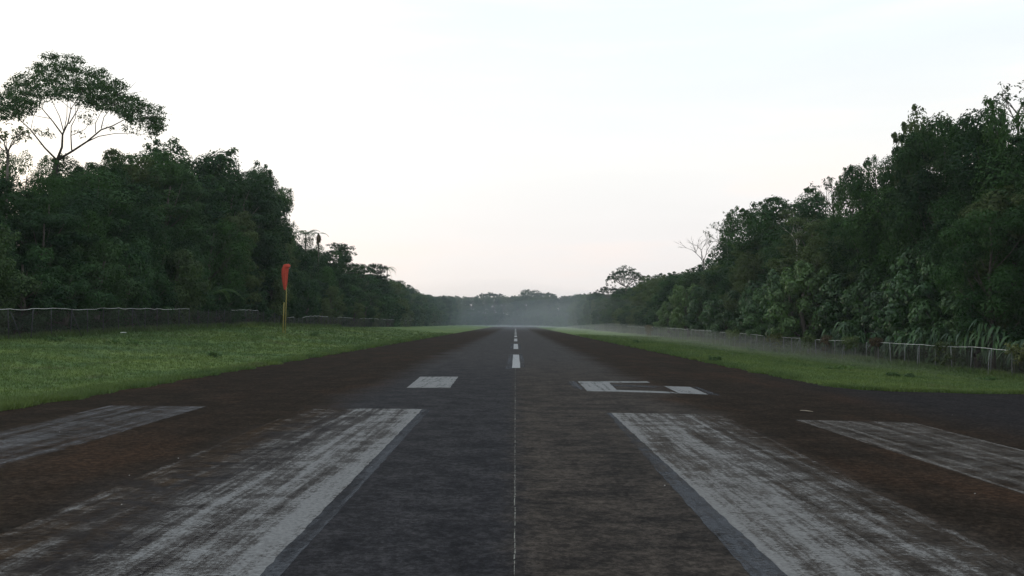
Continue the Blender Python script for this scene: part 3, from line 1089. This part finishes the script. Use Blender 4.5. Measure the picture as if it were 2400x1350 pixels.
def layered_tree(seed, base, H, side, label):
    """sea-almond like tree: flat tiers of foliage on level boughs"""
    rs = np.random.RandomState(seed)
    root = grow_root("layered_tree", base, label, "tree")
    tb = Tubes(6)
    tb.tube([(0, 0, -.3), (0.2, 0, H * .5), (0.1, 0.1, H * .98)], [.3, .22, .06])
    C, RD = [], []
    for k in range(9):
        z = H * (0.36 + 0.62 * k / 8)
        rmax = 5.0 * (1 - 0.62 * k / 8) + 0.8
        nb = 6
        for i in range(nb):
            an = 2 * math.pi * i / nb + k * 0.8 + rs.uniform(-.3, .3)
            rr = rmax * rs.uniform(0.6, 1.15)
            e_ = Vector((rr * math.cos(an), rr * math.sin(an), z + rs.uniform(-.2, .35)))
            tb.tube([(0.1, 0.05, z - 0.5), (e_.x * .5, e_.y * .5, z - 0.15), e_], [.07, .05, .02])
            for f in np.linspace(0.3, 1.0, 5):
                C.append((e_.x * f + rs.uniform(-.4, .4), e_.y * f + rs.uniform(-.4, .4), z + rs.uniform(-.45, .5)))
                RD.append(rs.uniform(.5, .95))
    C = np.array(C)
    RD = np.array(RD)
    V, F, T = lobes_to_leaves(rs, C, np.stack([RD, RD, RD * .5], -1), 34, 0.34, 0.5, shell=0.9, up=0.7)
    link("trunk", tb.mesh("trunk"), M_BARK, root)
    link("crown", mesh_np("crown", V, F, tint=T), M_LEAF_VINE, root)


for q, (px, py, X, lb) in enumerate(((795, 574, -37.5, "tiered light green tree with level boughs right of the windsock skyline"),
                                     (880, 622, -37, "tiered tree with level boughs lower down the left skyline"),
                                     (842, 622, -39, "small tiered tree between two larger tiered trees on left skyline"))):
    b_ = base_at(px, X)
    layered_tree(200 + q, b_, top_h(px, py, b_), -1, lb)


def bare_tree(seed, base, H, spread, z_from, label, mat, leafy=0, r0=0.2, lean=(0, 0)):
    rs = np.random.RandomState(seed)
    root = grow_root("bare_tree", base, label, "tree")
    tb = Tubes(5)
    top = Vector((lean[0] * .6, lean[1] * .6, z_from))
    tb.tube([(0, 0, -.3), top * .5, top], [r0, r0 * .85, r0 * .7])
    ends = []

    def grow(p, d, L, r, lev):
        q = p + d * L
        mid = p.lerp(q, .5) + Vector((rs.uniform(-1, 1), rs.uniform(-1, 1), rs.uniform(-.5, .5))) * L * .09
        tb.tube([p, mid, q], [r, r * .8, r * .6])
        if lev == 0:
            ends.append(q)
            return
        for k in range(2 + (rs.random() < .55)):
            nd_ = (d + Vector((rs.uniform(-1, 1), rs.uniform(-1, 1), rs.uniform(-.35, .55))) * .85).normalized()
            grow(q if rs.random() < .7 else mid, nd_, L * rs.uniform(.62, .85), r * .58, lev - 1)

    for k in range(4):
        an = k * 1.57 + rs.uniform(-.5, .5)
        d = Vector((math.cos(an) * spread + lean[0] * .25, math.sin(an) * spread, 1.0)).normalized()
        grow(top * rs.uniform(.92, 1.0), d, (H - z_from) * .42, r0 * .5, 3)
    link("trunk", tb.mesh("trunk"), mat, root)
    if leafy:
        C = np.array([[p.x, p.y, p.z] for p in ends])
        rd = np.full(len(C), .35)
        V, F, T = lobes_to_leaves(rs, C, np.stack([rd, rd, rd], -1), leafy, 0.3, 0.45, shell=1.0)
        link("crown", mesh_np("crown", V, F, tint=T), M_LEAF, root)


b_ = base_at(1655, 40)
H_ = top_h(1640, 528, b_)
bare_tree(301, b_, H_ * .97, 0.55, H_ * .70, "leafless pale-twigged tree poking out of the right skyline", M_BARK, 0, .17, (-1.0, 0))
b_ = base_at(1868, 35.0)
bare_tree(302, b_, top_h(1868, 495, b_), .5, top_h(1868, 560, b_), "slender pale-trunked tree with sparse leaves in front of the right forest", M_BARK_PALE, 4, .12)
b_ = base_at(2392, 42.5)
bare_tree(303, b_, top_h(2396, 190, b_), .6, top_h(2392, 265, b_), "thin bare twigs of a tree at the top right corner of the forest", M_BARK, 5, .14)
b_ = base_at(1955, 39)
bare_tree(304, b_, top_h(1950, 402, b_), .7, top_h(1955, 480, b_), "wispy sparsely leaved tree on the right skyline beside the tall vine-covered trees", M_BARK, 6, .16)
b_ = base_at(4, -38)
bare_tree(305, b_, top_h(2, 285, b_), .5, top_h(4, 350, b_), "thin bare sapling top at the left edge under the umbrella tree", M_BARK, 2, .12)
b_ = base_at(1715, 38.5)
bare_tree(306, b_, top_h(1708, 500, b_), .8, top_h(1715, 565, b_), "half-bare tree with feathery twigs right of the leafless tree", M_BARK_PALE, 5, .18, (-1.5, 0))


# ------------------------------------------------------------------ palms
def frond_mesh(seed, L=2.6, droop=1.0, dry=False):
    rs = np.random.RandomState(seed)
    n = 26
    P, N, T, LL, WW = [], [], [], [], []
    for i in range(n):
        u = (i + 1) / n
        x = L * u * (1 - .25 * droop * u)
        z = L * (0.42 * u - .95 * droop * u * u)
        for s in (-1, 1):
            ll = .55 * math.sin(math.pi * min(.98, .12 + .8 * u)) + .1
            d = np.array([.55, s * .85, -.35 - .4 * dry])
            d /= np.linalg.norm(d)
            P.append((x + d[0] * ll * .5, d[1] * ll * .5, z + d[2] * ll * .5))
            N.append((rs.uniform(-.2, .2), s * .3, 1))
            T.append(d)
            LL.append(ll * 1.05)
            WW.append(.075)
    V, F = leaf_quads(np.array(P), unit(np.array(N, float)), np.array(T), np.array(LL), np.array(WW), .05)
    # midrib as thin quads
    rib, rf = [], []
    for i in range(9):
        u = i / 8
        x = L * u * (1 - .25 * droop * u)
        z = L * (0.42 * u - .95 * droop * u * u)
        w = .03 * (1 - .7 * u)
        rib += [(x, -w, z), (x, w, z + .004)]
        if i < 8:
            rf.append((2 * i, 2 * i + 1, 2 * i + 3, 2 * i + 2))
    o = len(V)
    V = np.concatenate([V, np.array(rib)])
    F = np.concatenate([F, np.array(rf) + o])
    return mesh_np("frond", V, F, tint=rs.random(len(F)))


def palm(base, H, label, n=13, dry=0, seed=1, size=1.0, r=.14):
    rs = random.Random(seed)
    root = grow_root("palm_tree", base, label, "palm")
    tb = Tubes(7)
    tb.tube([(0, 0, -.3), (.15, 0, H * .5), (0, 0, H)], [r * 1.25, r, r * .85])
    link("trunk", tb.mesh("trunk"), M_BARK, root)
    ms = [frond_mesh(seed * 10 + k, 2.9 * size, .7 + .35 * k) for k in range(3)]
    for m in ms:
        m.materials.append(M_LEAF_BIG)
    for k in range(n):
        link("frond", ms[k % 3], None, root, (0, 0, H), (rs.uniform(-.15, .15), rs.uniform(-.55, .25), 6.283 * k / n + rs.uniform(-.2, .2)))
    if dry:
        md = frond_mesh(seed * 10 + 7, 2.4 * size, .9, True)
        md.materials.append(M_DRYLEAF)
        for k in range(dry):
            link("dead_frond", md, None, root, (0, 0, H - .15), (0, 1.05 + rs.uniform(-.1, .25), rs.uniform(0, 6.283)))
    return root


b_ = base_at(712, -38)
palm(b_, top_h(712, 548, b_), "coconut palm with green arching fronds on the left skyline", 14, 0, 4, 1.0)
b_ = base_at(742, -37)
palm(b_, top_h(742, 546, b_), "dying palm with brown drooping fronds beside the green palm on left skyline", 2, 9, 5, .75)
b_ = base_at(905, -38)
palm(b_, top_h(905, 630, b_), "small palm head between tiered trees on the left skyline", 12, 0, 6, 1.1)
b_ = base_at(2290, 35.5)
palm(b_, top_h(2290, 700, b_), "low palm with arching fronds behind the right fence", 12, 0, 8, 1.1)
b_ = base_at(500, -33.0)
palm(b_, top_h(492, 690, b_), "low palm with shiny drooping fronds behind the left fence rail", 11, 2, 9, 1.15)


# ------------------------------------------------------------------ fences
WIRE_W, WIRE_H = 2.4, 1.75


def wire_mesh():
    """one chain-link bay, 3 m long along +Y: crossing zigzag wires, real strips"""
    V, F = [], []
    sp_ = 0.115
    w = .005
    def seg(y0, z0, y1, z1, x):
        d = math.hypot(y1 - y0, z1 - z0)
        ny, nz = -(z1 - z0) / d * w, (y1 - y0) / d * w
        b0 = len(V)
        V.extend([(x, y0 - ny, z0 - nz), (x, y0 + ny, z0 + nz), (x, y1 + ny, z1 + nz), (x, y1 - ny, z1 - nz)])
        F.append((b0, b0 + 1, b0 + 2, b0 + 3))
    k = -WIRE_H
    while k < WIRE_W:
        for s, x in ((1, 0.0), (-1, .006)):
            y0, y1 = k, k + WIRE_H
            z0, z1 = (0, WIRE_H) if s > 0 else (WIRE_H, 0)
            a, c = max(y0, 0), min(y1, WIRE_W)
            if c - a > .01:
                za = z0 + (z1 - z0) * (a - y0) / WIRE_H
                zb = z0 + (z1 - z0) * (c - y0) / WIRE_H
                seg(a, za, c, zb, x)
        k += sp_
    return mesh_np("wire_panel", V, F)


WIRE = wire_mesh()
WIRE.materials.append(M_WIRE)
tbp = Tubes(8)
tbp.tube([(0, 0, -.3), (0, 0, 1.0), (0, 0, 1.9)], [.032, .032, .03])
POST = tbp.mesh("post")


def fence(name, X, y0, y1, top, label, post_mat, gaps, braces, xf=None, sag=0.03, seed=1, lean_mesh=None):
    rnd = random.Random(seed)
    root = grow_root(name, (0, 0, 0), label, "fence")
    pm = POST.copy()
    pm.materials.append(post_mat)
    xf = xf or (lambda yy: X)
    n = int((y1 - y0) / WIRE_W)
    prev = None
    for i in range(n + 1):
        yy = y0 + i * WIRE_W
        x = xf(yy)
        z = float(ground_z(x, yy))
        sc = top(yy) / 1.9
        link("post", pm, None, root, (x, yy, z), (rnd.uniform(-.05, .05), rnd.uniform(-.05, .05), 0), (1, 1, sc))
        if i < n:
            x2 = xf(yy + WIRE_W)
            z2 = float(ground_z(x2, yy + WIRE_W))
            o = link("wire_panel", WIRE, None, root, (x + (.04 if X < 0 else -.04), yy, z + .04))
            o.rotation_euler = (math.atan2(z2 - z, WIRE_W), 0, -math.atan2(x2 - x, WIRE_W))
            o.scale = (1, 1, sc * .98)
            skip = any(a <= yy <= c for a, c in gaps)
            if not skip:
                tb = Tubes(6)
                P = []
                for k in range(5):
                    u = k / 4
                    yq = yy + WIRE_W * u
                    xq = xf(yq)
                    P.append((xq, yq, float(ground_z(xq, yq)) * 0 + z + (z2 - z) * u + top(yq) - sag * rnd.uniform(.2, 2) * math.sin(math.pi * u) + rnd.uniform(-.012, .012)))
                if prev:
                    P[0] = prev
                prev = P[-1]
                tb.tube(P, [.017] * 5)
                link("top_rail", tb.mesh("top_rail"), M_RAIL, root)
            else:
                prev = None
        if i in braces:
            tb = Tubes(6)
            s = 1 if X < 0 else -1
            tb.tube([(x + s * .05, yy, z + 1.75 * sc), (x + s * .55, yy + braces[i], z - .1)], [.02, .02])
            link("brace", tb.mesh("brace"), post_mat, root)
    return root


def top_left(yy):
    base = float(np.interp(yy, [45, 60, 100, 104, 112, 116, 124, 130, 150, 260], [1.95, 1.93, 1.93, 1.9, 1.75, 1.3, 1.45, 1.75, 1.78, 1.95]))
    return base + .03 * math.sin(yy * .8) + .02 * math.sin(yy * 2.3)


fence("chain_link_fence", -31, 45, 255, top_left, "left chain-link fence with wavy white top rail and leaning braces", M_POST_DARK,
      [(81, 92), (102, 111), (119, 122), (141, 147), (162, 168), (192, 195), (219, 222)], {3: .5, 6: .6, 10: .8, 14: 1.0, 18: 1.2, 22: -1.0, 32: 1.5}, seed=3)


def top_right(yy):
    base = float(np.interp(yy, [44, 62, 92, 150, 300], [1.72, 1.78, 1.85, 1.9, 1.9]))
    return base + .02 * math.sin(yy * .9)


def xr(yy):
    return float(np.interp(yy, [40, 60, 92, 150, 320], [31.2, 31.0, 30.6, 28.5, 28]))


fence("chain_link_fence", 31, 44, 300, top_right, "right chain-link fence with grey posts and thin white top rail", M_POST,
      [(72, 76), (87, 90), (99, 102), (113, 115), (123, 126), (138, 141), (160, 175), (215, 300)], {5: -.7, 9: -.8, 15: -.8, 20: .6, 26: -.7}, xf=xr, sag=.012, seed=5)


# ------------------------------------------------------------------ windsock
def windsock():
    D = 86.0
    p = at_depth(666, 766, D)
    x = p.x
    z = float(ground_z(x, D))
    top = at_depth(668, 622, D)
    Hh = top.z - z
    root = grow_root("windsock", (x, D, z), "limp red windsock hanging from a thin yellow pole on the left bank", "windsock")
    tb = Tubes(8)
    tb.tube([(.12, 0, -.3), (.14, 0, Hh * .5), (.16, 0, Hh + .02)], [.05, .045, .035])
    link("pole", tb.mesh("pole"), M_YELLOW, root)
    tb = Tubes(8)
    tb.tube([(-.13, .05, -.3), (-.10, .05, Hh * .27), (-.08, .04, Hh * .46)], [.055, .05, .045])
    link("support_post", tb.mesh("support_post"), M_YELLOW, root)
    # hoop at the pole head
    tb = Tubes(6)
    hoop = [Vector((.16 + .30 * math.cos(a), .02 + .10 * math.sin(a), Hh - .16 + .24 * math.sin(a))) for a in np.linspace(0, 2 * math.pi, 19)]
    tb.tube(hoop, [.016] * 19, cap=False)
    link("hoop", tb.mesh("hoop"), M_SOCKRIM, root)
    tb = Tubes(6)
    tb.tube([(-.02, .1, Hh + .05), (.16, .1, Hh + .10), (.34, .1, Hh + .04)], [.02, .025, .02])
    link("swivel_arm", tb.mesh("swivel_arm"), M_SOCKRIM, root)
    # sock: mouth tilts to the camera's right, cloth falls limp down the pole's left side, creased
    path = [Vector((.36, -.03, Hh - .20)), Vector((.26, -.06, Hh - .10)), Vector((.10, -.09, Hh - .12)), Vector((-.02, -.10, Hh - .45)),
            Vector((-.04, -.10, Hh - .9)), Vector((-.03, -.10, Hh - 1.4)), Vector((-.01, -.09, Hh - 1.9)), Vector((.0, -.09, Hh - 2.25)), Vector((.0, -.09, Hh - 2.5))]
    rad = [.25, .27, .29, .31, .29, .25, .20, .14, .07]
    S = 28
    V, F = [], []
    rs = random.Random(2)
    for i, q in enumerate(path):
        a = path[max(i - 1, 0)]
        c_ = path[min(i + 1, len(path) - 1)]
        t_ = (c_ - a).normalized()
        u = t_.cross(Vector((0, 1, 0))).normalized()
        w = t_.cross(u)
        for k in range(S):
            an = 2 * math.pi * k / S
            fold = 1 + (.16 * math.sin(5 * an + i * .25) + .08 * math.sin(9 * an + 1)) * min(1, i / 3)
            v = q + (u * math.cos(an) * rad[i] + w * math.sin(an) * rad[i] * (.9 if i < 2 else .6)) * fold
            V.append(tuple(v))
    for i in range(len(path) - 1):
        for k in range(S):
            k2 = (k + 1) % S
            F.append((i * S + k, i * S + k2, (i + 1) * S + k2, (i + 1) * S + k))
    link("sock", mesh_np("sock", V, F, smooth=True), M_SOCK, root)


windsock()


# ------------------------------------------------------------------ cane plants with long arching leaves behind the right fence
def cane_leaf(seed, L, W, arch):
    rs = random.Random(seed)
    V, F = [], []
    n = 9
    for i in range(n + 1):
        u = i / n
        x = L * (u - .18 * arch * u * u)
        z = L * (.75 * u - arch * .95 * u * u)
        w = W * (math.sin(math.pi * min(1, u ** .75)) * .5 + .02)
        V += [(x, -w, z + w * .35), (x, 0, z), (x, w, z + w * .35)]
        if i < n:
            b0 = 3 * i
            F += [(b0, b0 + 1, b0 + 4, b0 + 3), (b0 + 1, b0 + 2, b0 + 5, b0 + 4)]
    me = mesh_np("leaf", V, F, tint=[rs.random()] * len(F), smooth=True)
    me.materials.append(M_CANE)
    return me


CANE = [cane_leaf(1, 1.5, .17, 1.1), cane_leaf(2, 1.8, .16, 1.25), cane_leaf(3, 1.3, .20, 1.0), cane_leaf(4, 1.9, .19, 1.3)]
rc = random.Random(9)
names = ["leftmost of the row by the reddish vine", "second from the left of the row", "third from the left of the row", "fourth from the left", "fifth from the left",
         "in the middle of the row", "just right of the middle of the row", "above the yellow-green vine clump", "right of the yellow-green vine clump",
         "between two leaning fence braces", "fourth from the right of the row", "third from the right of the row", "second from the right of the row", "at the right picture edge"]
for i, px in enumerate(np.linspace(1945, 2415, 14)):
    X = 32.6 + rc.uniform(-.3, .6)
    bb = base_at(px, X)
    root = grow_root("cane_plant", bb, f"arching shiny long-leaved plant behind right fence, {names[i]}", "plant", "long-leaved plants behind the right fence")
    hz = rc.uniform(2.3, 3.5)
    tb = Tubes(6)
    for k in range(4):
        a = rc.uniform(0, 6.28)
        tb.tube([(.1 * math.cos(a), .1 * math.sin(a), -.2), (.2 * math.cos(a), .2 * math.sin(a), hz * .6), (.32 * math.cos(a), .32 * math.sin(a), hz)], [.05, .04, .025])
    link("stem", tb.mesh("stem"), M_WEED, root)
    for k in range(26):
        # most leaves are bent towards the runway and the camera
        a = rc.choice([rc.uniform(3.3, 4.5), rc.uniform(3.0, 4.8), rc.uniform(0, 6.28)])
        link("leaf", CANE[rc.randrange(4)], None, root, (rc.uniform(-.25, .25), rc.uniform(-.25, .25), hz * rc.uniform(.5, 1.05)),
             (rc.uniform(-.25, .25), rc.uniform(-.25, .35), a), (rc.uniform(.8, 1.15),) * 3)


# vines draped over the right fence
def vine_clump(px, w, h, mat, label, seed, dry=False):
    rs = np.random.RandomState(seed)
    p = at_side(px, 790, 31.0)
    x = xr(p.y)
    z = float(ground_z(x, p.y))
    root = grow_root("fence_vine", (x, p.y, z), label, "vine", "vine clumps hanging on the right fence")
    C, RD = [], []
    for k in range(int(26 * w)):
        yy = rs.uniform(-w, w)
        zz = top_right(p.y) + .25 - abs(rs.normal()) * h * .55
        C.append((rs.uniform(-.28, .2), yy, max(zz, .1)))
        RD.append(rs.uniform(.12, .32))
    RD = np.array(RD)
    V, F, T = lobes_to_leaves(rs, np.array(C), np.stack([RD, RD, RD * 1.2], -1), 34, .15, .6, shell=.9, droop=1.0)
    link("foliage", mesh_np("foliage", V, F, tint=T), mat, root)
    tb = Tubes(5)
    for k in range(5):
        yy = rs.uniform(-w, w) * .8
        tb.tube([(0.05, yy, -.1), (0.05, yy + rs.uniform(-.2, .2), .8), (0, yy + rs.uniform(-.3, .3), 1.7)], [.015, .012, .008])
    link("stem", tb.mesh("stem"), M_BARK, root)


vine_clump(1905, 1.5, 1.0, M_FENCE_VINE, "olive vine clump topping the right fence, leftmost of the row", 1)
vine_clump(1945, 1.0, .6, M_DRYLEAF, "reddish brown withered vine clump on the right fence", 2)
vine_clump(2000, 1.5, .8, M_FENCE_VINE, "yellow-green vine clump above the short white rail of right fence", 3)
vine_clump(2215, 1.1, 1.6, M_FENCE_VINE, "yellow-green vine clump hanging low beside leaning brace of right fence", 4)
vine_clump(2060, 1.0, .5, M_DRYLEAF, "small brownish vine clump where the long white rail begins on right fence", 5)
vine_clump(2385, 1.0, .7, M_FENCE_VINE, "yellow-green vine clump on the right fence at the picture edge", 6)
vine_clump(1740, 3.0, 1.0, M_FENCE_VINE, "pale green vine clump over the distant right fence in the mist", 7)
vine_clump(1830, 2.6, .9, M_FENCE_VINE, "green vine clump over the right fence below the broad-leaved shrubs", 8)
vine_clump(1550, 4.0, 1.5, M_DRYLEAF, "brown withered vine column on the distant misty right fence", 9)


# ------------------------------------------------------------------ grass
def grass():
    rs = np.random.RandomState(4)
    pts = []
    for side, n in ((-1, 52000), (1, 46000)):
        # density falls with the square of distance
        u = rs.random(n)
        y0, y1 = (13.0 if side < 0 else 28.5), 170.0
        yy = 1.0 / (1 / y0 - u * (1 / y0 - 1 / y1))
        xx = np.where(side < 0, rs.uniform(-33, EDGE_L + .12, n), rs.uniform(EDGE_R - .12, 33, n))
        if side > 0:
            lim = np.interp(yy, [28.6, 28.95, 29.2, 29.6, 30.5, 31.5, 36], [60, 26, 16, 13.6, 12.3, 11.75, EDGE_R - .15])
            ok = (yy > 28.8) & (xx > lim - .2)
            xx, yy = xx[ok], yy[ok]
        pts.append(np.stack([xx, yy], -1))
    # ragged fringe along the pavement edge
    n = 14000
    u = rs.random(n)
    yy = 1.0 / (1 / 16.0 - u * (1 / 16.0 - 1 / 150.0))
    pts.append(np.stack([EDGE_L + .14 + .26 * np.sin(yy * 2.1) * np.sin(yy * .77) - np.abs(rs.normal(size=n)) * .4, yy], -1))
    yy2 = yy[yy > 36]
    pts.append(np.stack([EDGE_R - .14 - .26 * np.sin(yy2 * 1.9) * np.sin(yy2 * .67) + np.abs(rs.normal(size=len(yy2))) * .4, yy2], -1))
    xx3 = 11.8 + rs.random(9000) ** 1.2 * 16
    lim3 = np.interp(xx3, [11.7, 11.8, 12.3, 13.6, 16, 26], [36, 31.5, 30.5, 29.6, 29.2, 28.95])
    pts.append(np.stack([xx3, lim3 + .15 * np.sin(xx3 * 2.3) + np.abs(rs.normal(size=9000)) * .4], -1))
    # taller fringe under the fences
    for X in (-31.3, 31.0):
        yy4 = rs.uniform(44, 150, 5000)
        pts.append(np.stack([X + rs.normal(size=5000) * .35, yy4], -1))
    P = np.concatenate(pts)
    tall = np.concatenate([np.full(len(q), v) for q, v in zip(pts, (0, 0, .35, .35, .35, 1, 1))])
    nb = 4
    d = np.hypot(P[:, 0], P[:, 1])
    patch = .5 + .5 * np.sin(P[:, 0] * .55 + 2 * np.sin(P[:, 1] * .17)) * np.cos(P[:, 1] * .29 + P[:, 0] * .2)
    PP = np.repeat(P, nb, 0) + rs.normal(size=(len(P) * nb, 2)) * .07
    dd = np.repeat(d, nb)
    tt = np.repeat(tall, nb)
    pa = np.repeat(patch, nb)
    n = len(PP)
    base = np.stack([PP[:, 0], PP[:, 1], ground_z(PP[:, 0], PP[:, 1]) - .015], -1)
    h = (.04 + .07 * rs.random(n) ** 1.5 + .06 * pa * rs.random(n) + tt * .28 * rs.random(n)) * np.clip(dd / 45, 1, 1.8)
    w = .011 * np.clip(dd / 22, 1, 5) * (.7 + .6 * rs.random(n))
    an = rs.uniform(0, 6.283, n)
    side = np.stack([np.cos(an), np.sin(an), np.zeros(n)], -1) * w[:, None]
    la = rs.uniform(0, 6.283, n)
    lean = np.stack([np.cos(la), np.sin(la), np.zeros(n)], -1) * (h * rs.uniform(.2, 1.0, n))[:, None]
    tip = base + lean + np.stack([np.zeros(n), np.zeros(n), h], -1)
    V = np.stack([base - side, base + side, tip], 1).reshape(-1, 3)
    F = np.arange(n * 3).reshape(-1, 3)
    o = link("grass", mesh_np("grass", V, None, F, tint=rs.random(n) ** 2), M_GRASS)
    o["kind"] = "stuff"
    o["label"] = "short green grass on both banks of the runway"
    o["category"] = "grass"


grass()


def weed(px, py, wide, h, label, seed, group=None, side=-1):
    """leafy weed clump on the bank"""
    rs = np.random.RandomState(seed)
    # walk along the pixel's ray to the terrain
    d = ray(px, py)
    s = 8.0
    while s < 400:
        q = CAM + d * s
        if q.z < float(ground_z(q.x, q.y)):
            break
        s += .1
    root = grow_root("weed_clump", (q.x, q.y, float(ground_z(q.x, q.y))), label, "weed", group)
    n = 9
    C = np.stack([rs.uniform(-wide, wide, n), rs.uniform(-wide, wide, n) * .7, rs.uniform(.25, .8, n) * h], -1)
    rd = rs.uniform(.3, .6, n) * wide * .7
    V, F, T = lobes_to_leaves(rs, C, np.stack([rd, rd, np.full(n, h * .35)], -1), 26, .16, .38, shell=.9, droop=-.3)
    link("foliage", mesh_np("foliage", V, F, tint=T), M_WEED, root)
    tb = Tubes(5)
    for k in range(6):
        tb.tube([(0, 0, -.05), tuple(C[k] * .6), tuple(C[k])], [.012, .009, .005])
    link("stem", tb.mesh("stem"), M_WEED, root)


weed(508, 838, .42, .32, "dark low weed clump in the middle of the left grass bank", 1)
weed(740, 789, .6, .55, "dark weed clump on the left bank right of the windsock", 2)
weed(930, 803, .55, .6, "dark weed clump at the left runway edge far along", 3)
weed(292, 808, .8, .35, "wide weed clump near the left fence below the white stick", 4)
weed(130, 800, .6, .35, "small weed clump near the left fence by the picture edge", 5)
weed(600, 795, .7, .35, "low weed clump on the left bank below the windsock pole", 7)
weed(1965, 868, .6, .28, "leafy weed clump on the right grass below the reddish vine", 11)
weed(2110, 885, .5, .26, "leafy weed clump on the right grass near the runway corner", 12)
weed(2225, 866, .35, .35, "pale weed clump at the foot of leaning brace of right fence", 13)
weed(2310, 893, .5, .24, "leafy weed clump on the right grass nearest the picture edge", 14)
weed(1500, 806, .9, .5, "dark weed patch on the right grass in the mist", 15)
weed(1765, 826, .6, .6, "dark weed clump at the foot of the misty right fence", 16)
weed(1680, 848, .4, .35, "small weed clump at the right runway edge", 17)

# ------------------------------------------------------------------ small things lying about
p = on_ground(1888, 964)
tb = Tubes(5)
tb.tube([(-.10, .12, .012), (0, 0, .02), (.14, -.16, .012)], [.008, .011, .006])
tag(link("twig", tb.mesh("twig"), M_TWIG, None, p), "pale twig lying on dark asphalt beyond the right outer stripe", "twig")
d_ = at_side(289, 787, -30.2)
tb = Tubes(6)
tb.tube([(-.02, -.45, .06), (0, 0, .09), (.02, .45, .07)], [.03, .032, .028])
tag(link("white_stick", tb.mesh("white_stick"), M_RAIL, None, (d_.x, d_.y, float(ground_z(d_.x, d_.y)))), "short white fence rail piece lying in grass below left fence", "stick")


def pebble(seed):
    rs = np.random.RandomState(seed)
    V = []
    for la in (-.6, .1, .75):
        for k in range(6):
            a = k * 1.047
            r = math.cos(la) * (.8 + .4 * rs.random())
            V.append((r * math.cos(a), r * math.sin(a) * .8, math.sin(la) * .7 + .45))
    V += [(0, 0, -.1), (0, 0, 1.05)]
    F4, F3 = [], []
    for j in range(2):
        for k in range(6):
            F4.append((j * 6 + k, j * 6 + (k + 1) % 6, j * 6 + 6 + (k + 1) % 6, j * 6 + 6 + k))
    for k in range(6):
        F3 += [(18, (k + 1) % 6, k), (19, 12 + k, 12 + (k + 1) % 6)]
    m = mesh_np("pebble", V, F4, F3)
    m.materials.append(M_STONE)
    return m


PB = [pebble(1), pebble(2)]
rp = random.Random(12)
for (px, py) in ((285, 1184), (140, 1013), (418, 1075), (2285, 1158), (2232, 973), (303, 1115), (1558, 1139)):
    q = on_ground(px, py)
    tag(link("pebble", rp.choice(PB), None, None, (q.x, q.y, .003), (0, 0, rp.uniform(0, 6)), (rp.uniform(.007, .012),) * 3),
        "tiny pale pebble lying on the dark runway", "pebble", "tiny pebbles scattered on the runway")


# ------------------------------------------------------------------ haze and drifting mist
def volume_mat(name, dens, col, aniso=0.0):
    m = bpy.data.materials.new(name)
    m.use_nodes = True
    t = m.node_tree
    t.nodes.clear()
    out = nd(t, 'ShaderNodeOutputMaterial')
    v = nd(t, 'ShaderNodeVolumePrincipled')
    v.inputs['Color'].default_value = (*col, 1)
    v.inputs['Density'].default_value = dens
    v.inputs['Anisotropy'].default_value = aniso
    t.links.new(v.outputs[0], out.inputs['Volume'])
    return m


x0, x1, y0, y1, z0, z1 = -420, 420, -120, 760, -3, 45
V = [(x0, y0, z0), (x1, y0, z0), (x1, y1, z0), (x0, y1, z0), (x0, y0, z1), (x1, y0, z1), (x1, y1, z1), (x0, y1, z1)]
F = [(3, 2, 1, 0), (4, 5, 6, 7), (0, 1, 5, 4), (1, 2, 6, 5), (2, 3, 7, 6), (3, 0, 4, 7)]
hz = link("haze", mesh_np("haze", V, F), volume_mat("haze_air", 0.00016, (0.86, 0.92, 1.0)))
hz["kind"] = "stuff"
hz["label"] = "thin morning haze over the whole airstrip"
hz["category"] = "haze"


def mist(c, r, dens, label, col=(0.9, 0.94, 1.0), seed=1, seg=20, ring=9):
    """lens-shaped bank of even mist; its edges thin out because the lens thins out"""
    rs = np.random.RandomState(seed)
    V, F4, F3 = [(0, 0, -1)], [], []
    ph = rs.uniform(0, 6.283, 4)
    for j in range(1, ring):
        la = -math.pi / 2 + math.pi * j / ring
        for k in range(seg):
            a = 2 * math.pi * k / seg
            w = 1 + .12 * math.sin(3 * a + ph[0]) + .08 * math.sin(5 * a + ph[1] + la)
            V.append((math.cos(la) * math.cos(a) * w, math.cos(la) * math.sin(a) * w, math.sin(la) * (1 + .1 * math.sin(2 * a + ph[2]))))
    V.append((0, 0, 1))
    for j in range(ring - 2):
        for k in range(seg):
            k2 = (k + 1) % seg
            F4.append((1 + j * seg + k, 1 + j * seg + k2, 1 + (j + 1) * seg + k2, 1 + (j + 1) * seg + k))
    top = len(V) - 1
    for k in range(seg):
        k2 = (k + 1) % seg
        F3 += [(0, 1 + k2, 1 + k), (top, 1 + (ring - 2) * seg + k, 1 + (ring - 2) * seg + k2)]
    V = np.array(V) * np.array(r)
    o = link("mist", mesh_np("mist", V, F4, F3, smooth=True), volume_mat("mist_air", dens, col), None, c)
    o["kind"] = "stuff"
    o["label"] = label
    o["category"] = "mist"


BLUE = (0.66, 0.75, 0.84)
mist((16, 490, -2), (100, 300, 24), 0.00045, "blue-grey morning mist filling the far end of the airstrip", BLUE, seed=1)
mist((22, 480, -2), (66, 220, 18), 0.00036, "deeper blue-grey mist low before the far trees", BLUE, seed=2)
mist((26, 420, -1), (36, 235, 14), 0.0004, "paler mist plume rising right of the far runway end", (.85, .88, .88), seed=6)
mist((0, 500, -.2), (30, 80, 1.3), 0.003, "thin white mist sheet across the far runway end", seed=3)
WARM = (.93, .93, .88)
mist((25, 220, -.8), (15, 150, 3.2), 0.0015, "low white mist lying on the distant right grass", WARM, seed=4)
mist((26, 150, -1.0), (12, 95, 2.6), 0.0011, "low white mist over the right grass halfway along", WARM, seed=7)
mist((27, 105, -1.2), (9, 50, 2.0), 0.0012, "low mist drifting before the right fence", WARM, seed=5)
